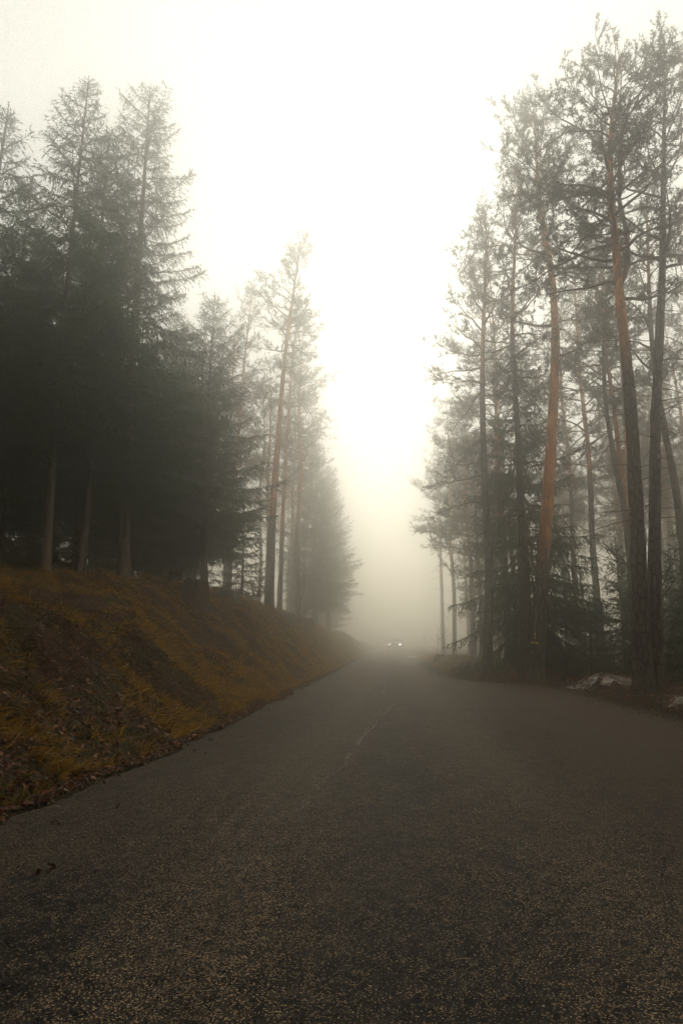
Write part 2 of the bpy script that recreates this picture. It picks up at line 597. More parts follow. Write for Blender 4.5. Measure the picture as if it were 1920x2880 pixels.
# crack wandering down the middle of the road
rng = np.random.default_rng(4)
mb = MB()
def crack(pts, w, seed):
    r = np.random.default_rng(seed)
    pts = np.array(pts, float)
    s = np.linspace(0, 1, 120)
    t0 = np.linspace(0, 1, len(pts))
    x = np.interp(s, t0, pts[:, 0]) + np.cumsum(r.normal(size=120)) * 0.006 + r.normal(size=120) * 0.012
    y = np.interp(s, t0, pts[:, 1])
    ww = w * np.clip(r.normal(1.0, 0.6, 120), 0.0, 2.2) * (vnoise(s * 14, 0.3, seed) > -0.25)
    a = np.stack([x - ww, y, road_z(x, y) + 0.005], -1)
    b = np.stack([x + ww, y, road_z(x, y) + 0.005], -1)
    V = np.concatenate([a, b])
    k = np.arange(119)
    mb.add(V, None, np.stack([k, k + 120, k + 121, k + 1], -1), 0, False)
crack([(-0.45, 5.6), (-0.36, 7.8), (-0.10, 10.5), (0.16, 12.6)], 0.011, 3)
crack([(-0.40, 6.6), (-0.30, 8.2), (-0.05, 11.0)], 0.007, 5)
crack([(-0.22, 9.0), (-0.02, 9.6), (0.22, 10.4)], 0.004, 6)
crack([(-0.16, 14.0), (-0.22, 20), (-0.19, 30), (-0.10, 42)], 0.016, 8)
crack([(-0.62, 4.4), (-0.52, 5.4), (-0.40, 6.4)], 0.005, 11)
obj('crack', mb.mesh('crack', [M_CRACK]), road)

# ---------------------------------------------------------------- tree builders
def smooth_path(path, n=44):
    path = np.array([(p[0], p[1], p[2] if len(p) > 2 else 0.0) for p in path], float)
    z = np.linspace(0, path[-1, 0], n)
    x = np.interp(z, path[:, 0], path[:, 1])
    y = np.interp(z, path[:, 0], path[:, 2])
    k = np.array([1, 2, 3, 2, 1]) / 9.0
    for _ in range(2):
        x[2:-2] = np.convolve(x, k, 'valid')
        y[2:-2] = np.convolve(y, k, 'valid')
    return np.stack([x, y, z], -1)


def trunk_mesh(name, C3, r0, rtop, mat, rng, flare=0.45, sides=12):
    h = C3[-1, 2]
    zz = np.concatenate([[-0.5, -0.15, 0.05, 0.2, 0.45], np.linspace(0.9, h, 40)])
    P = np.stack([np.interp(zz, C3[:, 2], C3[:, 0]), np.interp(zz, C3[:, 2], C3[:, 1]), zz], -1)
    r = rtop + (r0 - rtop) * (1 - np.clip(zz / h, 0, 1)) ** 0.8
    r = r * (1 + flare * np.exp(-np.clip(zz, 0, None) / 0.30))
    r = r * (1 + 0.03 * rng.normal(size=len(r)))
    mb = MB()
    mb.tube(P, r, sides, 0, True, 0.035, rng)
    return mb.mesh(name, [mat])


def at_z(C3, z):
    return np.array([np.interp(z, C3[:, 2], C3[:, 0]), np.interp(z, C3[:, 2], C3[:, 1]), z])


def dead_twigs(mb, C3, z0, z1, count, rng, r_of, lmax=1.0, mat=0):
    for _ in range(count):
        z = rng.uniform(z0, z1)
        p = at_z(C3, z)
        a = rng.uniform(0, 2 * math.pi)
        L = rng.uniform(0.25, 1.0) * lmax
        d = unit(np.array([math.cos(a), math.sin(a), rng.uniform(-0.35, 0.2)]))
        pts = [p + d * r_of(z) * 0.7]
        for k in range(4):
            d = unit(d + rng.normal(size=3) * 0.14 + np.array([0, 0, -0.03]))
            pts.append(pts[-1] + d * L / 4)
        mb.sticks(pts[:-1], pts[1:], np.linspace(0.014, 0.007, 4), np.linspace(0.011, 0.003, 4), mat)
        for k in range(rng.integers(0, 4)):
            b = pts[rng.integers(1, 4)]
            dd = unit(d + rng.normal(size=3) * 0.7)
            mb.sticks([b], [b + dd * L * 0.35], 0.006, 0.002, mat)


def spruce(seed, path, r0, base, rmax, droop=1.0, dens=1.0, dead=26, power=0.75, sparse=1.0):
    rng = np.random.default_rng(seed)
    C3 = smooth_path(path)
    h = C3[-1, 2]
    tm = trunk_mesh('trunk', C3, r0, 0.012, M_BSPRUCE, rng)
    r_of = lambda z: 0.012 + (r0 - 0.012) * (1 - z / h) ** 0.8
    mb = MB()
    z = base
    BP, BD, BL, BW = [], [], [], []
    S0, S1, R0, R1 = [], [], [], []
    while z < h - 0.08:
        t = (z - base) / (h - base)
        prof = rmax * (1 - t) ** power * (0.62 + 0.38 * min(1, t / 0.14))
        nb = rng.integers(5, 8) if t < 0.5 else rng.integers(4, 6)
        a0 = rng.uniform(0, 6.28)
        for k in range(nb):
            Lb = max(0.16, prof * (rng.uniform(0.55, 1.05) + (0.3 if rng.random() < 0.15 else 0)))
            if rng.random() > sparse:
                continue
            zb = z + rng.uniform(-0.14, 0.14)
            if zb >= h - 0.05:
                continue
            a = a0 + k * 6.283 / nb + rng.normal() * 0.25
            out = np.array([math.cos(a), math.sin(a), 0])
            side = np.array([-math.sin(a), math.cos(a), 0])
            rise = -0.12 + 0.95 * t ** 1.1 + rng.normal() * 0.08
            sag = (0.55 - 0.25 * t) * droop
            up = 0.42 * droop ** 0.5
            ns = 10
            s = np.linspace(0, 1, ns)
            bend = rng.normal() * 0.12
            p0 = at_z(C3, zb)
            pts = p0 + out * (Lb * s)[:, None] + side * (bend * Lb * s ** 2)[:, None]
            pts[:, 2] += Lb * (rise * s - sag * s ** 2 + up * s ** 3)
            rb = np.linspace(0.008 + 0.010 * Lb, 0.004, ns)
            S0.append(pts[:-1]); S1.append(pts[1:]); R0.append(rb[:-1]); R1.append(rb[1:])
            # side twigs
            nt = max(6, int(Lb / (0.038 + 0.002 * t) * dens))
            st = np.sort(rng.uniform(0.10, 1.0, nt)) ** 0.85
            B = np.stack([np.interp(st, s, pts[:, c]) for c in range(3)], -1)
            T = unit(np.stack([np.interp(st, s, np.gradient(pts[:, c])) for c in range(3)], -1))
            sg = np.where(np.arange(nt) % 2 == 0, 1.0, -1.0)[:, None]
            lt = np.clip((0.15 + 0.42 * Lb ** 0.5 * (1 - st) ** 0.55) * rng.uniform(0.55, 1.3, nt), 0.09, 0.9)
            hang = droop * (0.30 + 1.1 * (1 - st))[:, None] * rng.uniform(0.5, 1.3, (nt, 1))
            d1 = unit(T * 0.75 + sg * side * 0.85 + np.array([0, 0, -0.35]) * hang + rng.normal(size=(nt, 3)) * 0.12)
            d2 = unit(d1 * 0.6 + T * 0.15 + np.array([0, 0, -1.0]) * hang + rng.normal(size=(nt, 3)) * 0.12)
            M1 = B + d1 * (lt * 0.45)[:, None]
            # needles along the branch tip itself
            nn = int(Lb * 30) + 6
            sn = rng.uniform(0.12, 1.0, nn)
            BP.append(np.stack([np.interp(sn, s, pts[:, c]) for c in range(3)], -1))
            Tn = unit(np.stack([np.interp(sn, s, np.gradient(pts[:, c])) for c in range(3)], -1))
            BD.append(Tn + rng.normal(size=(nn, 3)) * 0.38); BL.append(np.full(nn, 0.10)); BW.append(np.full(nn, 0.034))
            cnt = np.maximum(3, (lt * 22).astype(int))
            idx = np.repeat(np.arange(nt), cnt)
            f = rng.uniform(0, 1, len(idx))
            first = f < 0.45
            P = np.where(first[:, None], B[idx] + d1[idx] * (f * lt[idx])[:, None], M1[idx] + d2[idx] * ((f - 0.45) * lt[idx])[:, None])
            D = np.where(first[:, None], d1[idx], d2[idx]) + rng.normal(size=(len(idx), 3)) * 0.30
            BP.append(P); BD.append(D)
            BL.append(rng.uniform(0.08, 0.14, len(idx))); BW.append(rng.uniform(0.022, 0.042, len(idx)) * (1 - 0.35 * t))
        z += (0.33 + 0.08 * t - 0.10 * (t > 0.93)) * rng.uniform(0.8, 1.2)
    mb.sticks(np.concatenate(S0), np.concatenate(S1), np.concatenate(R0), np.concatenate(R1), 0)
    mb.blades(np.concatenate(BP), np.concatenate(BD), np.concatenate(BL), np.concatenate(BW), rng, 1)
    # leader
    zl = rng.uniform(h - 0.5, h + 0.25, 60)
    mb.blades(np.stack([np.interp(zl, C3[:, 2], C3[:, 0]), np.interp(zl, C3[:, 2], C3[:, 1]), zl], -1), np.array([0, 0, 1.0]) + rng.normal(size=(60, 3)) * 0.4, 0.09, 0.025, rng, 1)
    if dead:
        dead_twigs(mb, C3, max(0.8, base * 0.25), base + 0.4, dead, rng, r_of, 1.2, 0)
    return tm, mb.mesh('crown', [M_BSPRUCE, M_SPRUCE])


def pine(seed, path, r0, base, spread, limbs=28, dens=1.0, dead=14, reach=None, fork=None, top_r=0.02):
    """reach: list of (height, azimuth, length) for limbs that stand out; fork: (height, path points) second stem"""
    rng = np.random.default_rng(seed)
    C3 = smooth_path(path)
    h = C3[-1, 2]
    tm = trunk_mesh('trunk', C3, r0, top_r, M_BPINE, rng)
    r_of = lambda z: top_r + (r0 - top_r) * (1 - min(z / h, 1)) ** 0.8
    mb = MB()
    spec = []
    zs = base + (h - base) * (np.arange(limbs) + rng.uniform(-0.3, 0.3, limbs)) / limbs
    for i, z in enumerate(zs):
        t = np.clip((z - base) / (h - base), 0, 1)
        L = spread * (0.55 + 0.55 * math.sin(math.pi * min(1, 0.22 + 0.78 * t))) * rng.uniform(0.6, 1.15) * (1 - 0.45 * t ** 3)
        spec.append((at_z(C3, min(max(z, 0.5), h)), i * 2.4 + rng.normal() * 0.35, 0.05 + 0.95 * t + rng.normal() * 0.15, L, r_of(z)))
    for (z, a, L) in (reach or []):
        spec.append((at_z(C3, z), a, rng.uniform(0.0, 0.2), L, r_of(z)))
    if fork:
        F = np.array([(p[1], p[2], p[0]) for p in fork], float)
        rr = np.linspace(r_of(F[0, 2]) * 0.72, 0.03, len(F))
        mb.tube(F, rr, 8, 0)
        for q in range(1, len(F)):
            for w in range(3):
                spec.append((F[q], rng.uniform(0, 6.28), 0.35 + 0.2 * q / len(F), spread * rng.uniform(0.45, 0.8), rr[q]))
    spec.append((C3[-2], rng.uniform(0, 6), 1.3, 0.9, 0.02))
    S0, S1, R0, R1 = [], [], [], []
    TP, TD = [], []
    for (p, a, el, L, rt) in spec:
        d = unit(np.array([math.cos(a) * math.cos(el), math.sin(a) * math.cos(el), math.sin(el)]))
        ns = max(6, int(L / 0.26))
        pts = [p]
        for k in range(ns):
            d = unit(d + rng.normal(size=3) * 0.20 + np.array([0, 0, 0.05 if k > ns * 0.4 else -0.02]))
            pts.append(pts[-1] + d * L / ns)
        pts = np.array(pts)
        rb = np.linspace(min(0.55 * rt, 0.016 + 0.020 * L), 0.006, len(pts))
        mb.tube(pts, rb, 5, 0, False)
        s = np.linspace(0, 1, len(pts))
        nsub = max(4, int(L / 0.17 * dens))
        for q in range(nsub + 1):
            sq = 1.0 if q == nsub else rng.uniform(0.28, 1.0)
            b = np.array([np.interp(sq, s, pts[:, c]) for c in range(3)])
            tg = unit(np.array([np.interp(sq, s, np.gradient(pts[:, c])) for c in range(3)]))
            side = unit(np.cross(tg, np.array([0, 0, 1.0])) + 1e-6) * rng.choice([-1, 1])
            ds = tg if q == nsub else unit(tg * 0.7 + side * rng.uniform(0.4, 1.1) + np.array([0, 0, rng.uniform(-0.25, 0.5)]))
            Ls = rng.uniform(0.7, 1.25) * (0.24 + 0.34 * L * (1.05 - sq) + (0.15 if q == nsub else 0))
            k3 = 4
            sp = [b]
            for k in range(k3):
                ds = unit(ds + rng.normal(size=3) * 0.2 + np.array([0, 0, 0.06]))
                sp.append(sp[-1] + ds * Ls / k3)
            sp = np.array(sp)
            rs = np.linspace(0.009, 0.004, k3 + 1)
            S0.append(sp[:-1]); S1.append(sp[1:]); R0.append(rs[:-1]); R1.append(rs[1:])
            ntw = max(4, int(Ls / 0.075 * dens))
            f = rng.uniform(0.2, 1.0, ntw)
            f[0] = 1.0
            tb = np.stack([np.interp(f, np.linspace(0, 1, k3 + 1), sp[:, c]) for c in range(3)], -1)
            td = unit(ds + rng.normal(size=(ntw, 3)) * 0.55 + np.array([0, 0, 0.22]))
            tl = rng.uniform(0.10, 0.26, ntw)
            te = tb + td * tl[:, None]
            S0.append(tb); S1.append(te); R0.append(np.full(ntw, 0.004)); R1.append(np.full(ntw, 0.003))
            for g in (1.0, 0.72, 0.40):
                TP.append(tb + td * (tl * g)[:, None]); TD.append(td)
    mb.sticks(np.concatenate(S0), np.concatenate(S1), np.concatenate(R0), np.concatenate(R1), 0)
    P, D = np.concatenate(TP), np.concatenate(TD)
    k = 5
    P = np.repeat(P, k, 0)
    D = np.repeat(D, k, 0)
    D = unit(D * 0.75 + unit(rng.normal(size=D.shape)) * 0.85)
    mb.blades(P, D, rng.uniform(0.07, 0.12, len(P)), rng.uniform(0.013, 0.023, len(P)), rng, 1)
    if dead:
        dead_twigs(mb, C3, base * 0.35, base + 1.0, dead, rng, r_of, 1.3, 0)
    return tm, mb.mesh('crown', [M_BLIMB, M_PINE])


def bare_tree(seed, height, r0, name_mat, forks=3, depth=4, lean=(0.0, 0.0), spread=0.55):
    rng = np.random.default_rng(seed)
    stem, twig = MB(), MB()
    S0, S1, R0, R1 = [], [], [], []

    def grow(p, d, L, r, lev):
        ns = 4
        pts = [p]
        for k in range(ns):
            d = unit(d + rng.normal(size=3) * 0.13 + np.array([0, 0, 0.03]))
            pts.append(pts[-1] + d * L / ns)
        rr = np.linspace(r, r * 0.6, ns + 1)
        if lev == 0:
            stem.tube(pts, rr, 7, 0)
        else:
            S0.extend(pts[:-1]); S1.extend(pts[1:]); R0.extend(rr[:-1]); R1.extend(rr[1:])
        if lev >= depth:
            return
        for k in range(forks + rng.integers(0, 2)):
            f = rng.uniform(0.3, 1.0)
            b = np.array([np.interp(f * ns, np.arange(ns + 1), np.array(pts)[:, c]) for c in range(3)])
            dd = unit(d + unit(rng.normal(size=3)) * spread * 1.5 + np.array([0, 0, 0.12]))
            grow(b, dd, L * rng.uniform(0.42, 0.68), r * 0.5, lev + 1)
    grow(np.array([0, 0, -0.1]), unit(np.array([lean[0], lean[1], 1.0])), height * 0.6, r0, 0)
    twig.sticks(S0, S1, R0, R1, 0)
    return stem.mesh('stem', [M_BDEAD]), twig.mesh('twigs', [M_BDEAD])


ORD = ['nearest', 'second', 'third', 'fourth', 'fifth', 'sixth', 'seventh', 'eighth', 'ninth', 'tenth', 'eleventh', 'twelfth', 'thirteenth', 'fourteenth', 'fifteenth', 'sixteenth', 'seventeenth', 'eighteenth', 'nineteenth', 'farthest']


def nth(spots, k):
    """how far along its row a tree stands, counted from the viewer"""
    order = sorted(range(len(spots)), key=lambda i: spots[i][1])
    i = order.index(k)
    return 'farthest' if i == len(spots) - 1 else ORD[i]


def add_tree(name, label, meshes, x, y, rz=0.0, s=1.0, group=None, cat='tree', bark=9.0, moss=0.0, parts=('trunk', 'crown'), sink=0.0):
    root = empty(name, (x, y, float(H(x, y)) - sink), rz, s)
    tag(root, label, cat, group)
    t = obj(parts[0], meshes[0], root)
    t.color = (bark / 20.0, moss, 0, 1)
    c = obj(parts[1], meshes[1], root)
    c.color = (bark / 20.0, moss, 0, 1)
    return root


# ---------------------------------------------------------------- the spruces on the left bank
SP = {}
SP['a'] = spruce(11, [(0, 0), (2.53, -0.07), (5.0, -0.12), (7.7, -0.12), (11.2, -0.09), (15.2, -0.03)], 0.115, 4.2, 2.75, 1.3, 1.2, 30, 0.62)
SP['b'] = spruce(12, [(0, 0), (3.3, -0.18), (7, -0.24), (12.5, -0.22), (17.7, -0.22)], 0.19, 3.0, 3.3, 1.25, 1.25, 34, 0.55)
SP['c'] = spruce(13, [(0, 0), (4.4, -0.12), (8, -0.12), (11.9, -0.06)], 0.13, 1.5, 2.9, 0.8, 1.55, 16, 0.60)
SP['d'] = spruce(14, [(0, 0), (4, 0.1), (8, -0.1), (13.4, 0.05)], 0.15, 2.4, 2.7, 1.1, 1.1, 20, 0.66)
SP['e'] = spruce(15, [(0, 0), (1.8, 0.09), (4.2, 0.10), (7.6, 0.07), (11.3, 0.12)], 0.095, 4.0, 1.55, 1.0, 0.9, 30)
SP['young'] = spruce(16, [(0, 0), (2, 0.03), (4.6, 0)], 0.06, 0.25, 1.35, 0.6, 1.1, 0)
SP['weep'] = spruce(17, [(0, 0), (4, 0.1), (7, 0.0), (10.6, 0.1)], 0.12, 0.8, 2.75, 1.8, 1.5, 12, 0.60)

add_tree('spruce_tree', 'tall spruce with slim pale trunk at left, its tip the highest on the left', SP['a'], -9.04, 16.5, bark=30)
add_tree('spruce_tree', 'big thick-trunked spruce with bushy crown and second highest tip on the left bank', SP['b'], -8.16, 19.5, 0.0, 1.0, bark=30)
add_tree('spruce_tree', 'bushy green spruce nearest the fog gap at the right end of the left group', SP['c'], -6.96, 24.0, 0.0, 1.0, bark=30)
add_tree('spruce_tree', 'slim leaning spruce with bare pale trunk, second trunk from the left', SP['e'], -8.76, 17.8, 0.0, 1.0, bark=30)
add_tree('spruce_tree', 'dark spruce cut off by the left edge of the picture', SP['d'], -10.7, 15.2, 1.3, 0.98, bark=30)
add_tree('spruce_tree', 'thin pole spruce right of the thick trunk on the left bank', SP['e'], -9.0, 25.0, 2.1, 0.80, bark=30)
add_tree('spruce_tree', 'middle slim spruce of three behind the small stump on the left bank', SP['e'], -9.1, 27.3, 4.0, 1.1, bark=30)
add_tree('spruce_tree', 'rightmost slim grey spruce trunk behind the small stump on the left bank', SP['d'], -8.5, 27.6, 5.2, 0.95, bark=30)
add_tree('spruce_tree', 'young low fir with branches to the ground beside the tall pale pine', SP['young'], -6.35, 27.5, 0.4, 1.0, bark=30)
G_LD = 'dark spruces deep in the left wood'
rng = np.random.default_rng(26)
far_left = []  # hillside spruces added to stop light leaking through the left wood
while len(far_left) < 26:
    x, y = rng.uniform(-31, -20.5), rng.uniform(10, 52)
    if all((x - a) ** 2 + (y - b) ** 2 > 2.6 ** 2 for a, b in far_left):
        far_left.append((x, y))
for k, (x, y) in enumerate(far_left):
    add_tree('spruce_tree', 'spruce added on the hillside far behind the left front row to block light', SP['dbd'[k % 3]], x, y, k * 1.7, rng.uniform(0.88, 1.0), 'light-blocking spruces added on the left hillside', bark=30)
rng = np.random.default_rng(21)
deep = [(-12.5, 19.5), (-11.2, 22.5), (-13.8, 25.5), (-11.6, 28.5), (-14.5, 15.5), (-16.5, 21), (-17, 27), (-13.2, 32), (-16, 34), (-10.6, 33.5),
        (-19.5, 18), (-20, 24.5), (-19, 31), (-12.3, 12.0), (-15.5, 10.5), (-23, 21), (-23.5, 29), (-18.5, 38), (-13.5, 38.5), (-24, 36), (-10.2, 30.2), (-12.8, 35.5)]
for k, (x, y) in enumerate(deep):
    add_tree('spruce_tree', 'dark spruce standing in shade behind the front row on the left bank', SP['dbade'[k % 5]], x, y, k * 1.7, rng.uniform(0.88, 1.1), G_LD, bark=30)
under = [(-11.0, 17.5), (-12.0, 20.8), (-10.3, 21.6), (-13.3, 17.6), (-10.4, 25.3), (-12.6, 23.4), (-14.6, 19.6), (-11.9, 26.4), (-9.9, 28.8), (-13.0, 29.3), (-14.9, 23.6), (-16.2, 18.2), (-15.4, 28.0), (-12.2, 15.0), (-14.0, 13.2), (-17.6, 24.0), (-11.2, 31.4), (-16.8, 31.6), (-18.3, 20.9), (-16.9, 15.4)]
for k, (x, y) in enumerate(under):
    add_tree('young_spruce', 'low young spruce hidden in the darkness between the trunks on the left', SP['young'], x, y, k * 1.9, rng.uniform(0.85, 1.25), 'young spruces in the dark left wood', bark=30)
# unseen spruces added beside and behind the photographer to shade the near road
for k, (x, y, s) in enumerate([(-9.3, 8.4, 0.95), (-7.6, 4.2, 1.05), (-7.2, -2.5, 1.0), (-7.8, -9.5, 1.1), (-11.5, 1.0, 1.1), (-12.0, 7.0, 1.05), (-3.6, -10.5, 1.1), (7.4, -5.0, 1.05), (6.6, 1.5, 1.0), (10.0, 4.0, 1.1), (3.4, -12.5, 1.1), (0.2, -16.0, 1.15), (-4.6, -1.2, 1.1), (5.6, -2.0, 1.1), (-4.8, -5.6, 1.15), (5.2, -8.2, 1.15), (6.6, 2.2, 0.95)]):
    add_tree('spruce_tree', 'unseen spruce added beside or behind the viewpoint for shade', SP['dbd'[k % 3]], x, y, k * 2.3, s, 'shade spruces added around the viewpoint', bark=30)

# ---------------------------------------------------------------- pines
PN = {}
PN['mid'] = pine(31, [(0, 0), (4.3, 0.05), (8.4, 0.27), (11.7, 0.46), (14.1, 0.69), (18.0, 1.18)], 0.20, 11.6, 1.75, 30, 1.0, 10, [(13.6, -0.15, 2.6)])
PN['t1'] = pine(32, [(0, 0), (5.7, 0.11), (10.4, 0.28), (14.4, 0.48), (18.6, 0.81)], 0.15, 11.2, 1.8, 28, 1.0, 10)
PN['t2'] = pine(33, [(0, 0), (5, -0.1), (9, 0.15), (13, -0.1), (18.0, 0.1)], 0.16, 9.0, 2.2, 32, 0.95, 16)
PN['t3'] = pine(34, [(0, 0), (4, 0.15), (9, -0.1), (12, 0.2), (16.5, 0.0)], 0.14, 6.5, 2.3, 36, 0.95, 18)
PN['ledge'] = pine(36, [(0, 0), (4, 0.1), (8, -0.1), (13.0, 0.1)], 0.14, 6.2, 1.9, 28, 1.0, 12, [(6.3, 3.25, 3.3), (6.6, 2.95, 2.8), (5.6, 3.5, 2.4)])
PN['bushy'] = pine(35, [(0, 0), (3, 0.1), (6, -0.1), (10.5, 0.1)], 0.12, 2.4, 1.9, 34, 1.0, 8)

add_tree('pine_tree', 'tall pine with pale straight trunk leaning right above the left bank', PN['mid'], -5.42, 29.0, 0.0, 1.0, bark=4.5)
add_tree('pine_tree', 'slender pine just right of the tall leaning pine on the left bank', PN['t1'], -6.0, 35.0, 0.0, 0.98, bark=4.5)
add_tree('pine_tree', 'straight pine trunk next to the bare sapling on the left bank', PN['t2'], -5.5, 38.5, 0.3, 1.02, bark=6)
G_LP = 'fogged pines along the left of the road'
G_LS = 'fogged spruces along the left of the road'
lp = [(-8.3, 33), (-9.5, 37), (-7.6, 39.5), (-8.8, 43), (-6.2, 44), (-7.2, 47.5), (-10.5, 41), (-11.5, 46), (-6.2, 52), (-8.4, 54), (-8.0, 60), (-10.0, 63), (-9.5, 70), (-12, 52), (-11.5, 60), (-14.5, 44), (-15.5, 52), (-17.5, 47)]
rng = np.random.default_rng(22)
for k, (x, y) in enumerate(lp):
    add_tree('pine_tree', nth(lp, k) + ' tall pine of those fading into fog behind the pale leaning pine', PN[('t1', 't2', 't2', 't3')[k % 4]], x, y, k * 2.1, rng.uniform(0.88, 1.08), G_LP, bark=6)
ls = [(-5.6, 49), (-5.3, 56), (-6.4, 65), (-7.4, 76), (-9.0, 90)]
for k, (x, y) in enumerate(ls):
    add_tree('spruce_tree', nth(ls, k) + ' hazy spruce silhouette in the row lining the far left of the road', SP['cdb'[k % 3]], x, y, k * 1.9, rng.uniform(0.9, 1.15) * (1.15 if 'cdb'[k % 3] == 'c' else 0.95), G_LS, bark=30)

# broad pines added out of view, a canopy to darken the near air and road
PN['wide'] = pine(37, [(0, 0), (4, 0.15), (8, -0.1), (11, 0.2), (15.0, 0.1)], 0.22, 8.0, 4.2, 40, 1.15, 6)
for k, (x, y, s) in enumerate([(-4.4, 1.6, 1.0), (4.9, 0.4, 1.05), (-4.2, -3.6, 1.05), (4.6, -4.6, 1.0), (6.1, 2.4, 0.95), (-7.2, 2.8, 1.0), (-0.4, -8.5, 1.05), (8.8, 5.4, 1.0), (8.9, 2.4, 1.05), (-10.8, 5.0, 1.0), (12.6, 8.8, 1.0)]):
    add_tree('pine_tree', 'unseen broad pine added beside or behind the viewpoint to shade the near road', PN['wide'], x, y, k * 2.2, s, 'shade pines added around the viewpoint', bark=7)

# right side, in front
PN['r1'] = pine(41, [(0, 0), (3.3, 0.21), (6.0, 0.17), (8.9, 0.22), (11.15, 0.34), (14.1, 0.59), (15.2, 0.6)], 0.15, 8.8, 1.9, 26, 1.0, 18, [(6.2, 2.9, 1.6), (5.2, 3.3, 1.5), (7.4, 3.0, 1.7), (6.6, 2.5, 1.4)])
PN['r2'] = pine(42, [(0, 0), (3.9, 0.19), (7.3, 0.24), (9.4, 0.21), (11.6, 0.26), (14.7, 0.56), (16.2, 0.7)], 0.14, 9.2, 2.0, 26, 1.0, 22)
PN['r3'] = pine(43, [(0, 0), (1.95, 0.23), (3.8, 0.46), (6, 0.74), (8.4, 1.02), (10.6, 1.21), (12.8, 1.2), (14.3, 0.95), (18.2, 0.98)], 0.215, 12.2, 2.45, 32, 0.95, 10, [(10.6, 2.8, 2.0), (9.6, 0.2, 1.5)])
PN['r4'] = pine(44, [(0, 0), (3, 0.15), (5.3, 0.24), (7.3, 0.27), (8.8, 0.23), (10.5, 0.25), (11.8, 0.26), (12.7, 0.28), (15.4, 0.75)], 0.185, 10.0, 2.35, 30, 0.93, 14, [(9.8, 3.0, 2.0), (9.2, 3.3, 1.8), (11.6, 2.7, 2.2), (8.8, 0.2, 1.6)],
               fork=[(9.1, 0.24, 0), (9.7, 0.52, 0.1), (10.6, 0.62, 0.2), (11.6, 0.55, 0.3), (12.6, 0.62, 0.3), (14.0, 0.9, 0.4)])
PN['r5'] = pine(45, [(0, 0), (2.6, 0.21), (5.4, 0.47), (7.9, 0.8), (9.5, 1.02), (11.7, 1.23), (14.7, 1.56)], 0.155, 9.4, 2.25, 26, 0.9, 40)
PN['r6'] = pine(46, [(0, 0), (5.1, 0.07), (7.4, -0.18), (9.1, -0.33), (10.7, -0.31), (15.1, 0.02)], 0.145, 9.0, 2.3, 28, 1.0, 24)
hero = add_tree('pine_tree', 'pine with glowing orange upper trunk and yellow paint mark near its foot', PN['r3'], 3.95, 19.0, bark=3.9, moss=0.9)
add_tree('pine_tree', 'grey-brown straight pine nearest the road edge on the right', PN['r1'], 2.81, 20.3, bark=9.5)
add_tree('pine_tree', 'dark thin pine trunk just left of the orange pine', PN['r2'], 3.78, 19.9, bark=11.5)
add_tree('pine_tree', 'largest pine on the right with scaly dark trunk turning orange and forking high up', PN['r4'], 4.99, 13.9, 0.0, 0.97, bark=7.4, moss=0.25)
add_tree('pine_tree', 'dark straight trunk right beside the forking pine at the right edge', PN['r5'], 5.34, 14.2, bark=30, moss=0.35)
add_tree('pine_tree', 'leaning dark pine behind the bare shrub on the right', PN['r6'], 8.13, 23.0, bark=12)
add_tree('pine_tree', 'slanting brown pine trunk at the far right edge, behind the dark straight trunk', PN['r6'], 8.2, 19.0, 0.35, 0.97, bark=12)
add_tree('pine_tree', 'reddish slim pine seen between the leaning pine and the forking pine', PN['t1'], 8.75, 24.2, 3.3, 0.9, bark=6)
add_tree('spruce_tree', 'dark weeping spruce with hanging branchlets behind the orange pine', SP['weep'], 4.25, 21.2, 0.5, 1.0, bark=30)
add_tree('spruce_tree', 'small dark young spruce behind the dirty snow patch', SP['young'], 6.6, 19.6, 1.0, 0.85, bark=30)
add_tree('spruce_tree', 'spruce whose dark branch tips reach in from the right edge', SP['c'], 7.3, 10.9, 2.0, 0.78, bark=30)
add_tree('pine_tree', 'low bushy hazy pine left of the straight pine at the right verge', PN['bushy'], 3.9, 29.5, 1.0, 0.9, bark=8)
add_tree('pine_tree', 'hazy pine stretching one long low limb out over the right verge', PN['ledge'], 4.0, 33.6, 0.0, 1.0, bark=6)
G_RA = 'fogged pines along the right of the road'
ra = [(4.6, 27.0), (5.4, 32), (5.0, 38), (6.6, 35.5), (3.9, 42.5), (5.6, 46), (3.8, 50), (7.4, 43), (6.4, 56), (8.2, 54), (8.4, 66), (9.6, 60)]
rng = np.random.default_rng(23)
for k, (x, y) in enumerate(ra):
    add_tree('pine_tree', nth(ra, k) + ' pale foggy pine in the row along the right of the road', PN[('t3', 't2', 'bushy', 't1', 't3')[k % 5]], x, y, k * 2.7 + 1, rng.uniform(0.9, 1.1), G_RA, bark=6)
G_RW = 'pines deep in the right wood'
rng = np.random.default_rng(24)
pts = []
tries = 0
while len(pts) < 58 and tries < 6000:
    tries += 1
    y = rng.uniform(19, 75)
    x = rng.uniform(7.2, 8 + 0.52 * y)
    if all((x - a) ** 2 + (y - b) ** 2 > 2.4 ** 2 for a, b in pts + ra + [(8.13, 23), (8.2, 19), (8.75, 24.2), (6.6, 19.6), (4.35, 22.2)]):
        pts.append((x, y))
for k, (x, y) in enumerate(pts):
    add_tree('pine_tree', 'grey pine trunk fading into fog deep in the wood on the right', PN[('t1', 't2', 't3', 'r6', 't2')[k % 5]], x, y, k * 1.3, rng.uniform(0.85, 1.08), G_RW, bark=8)

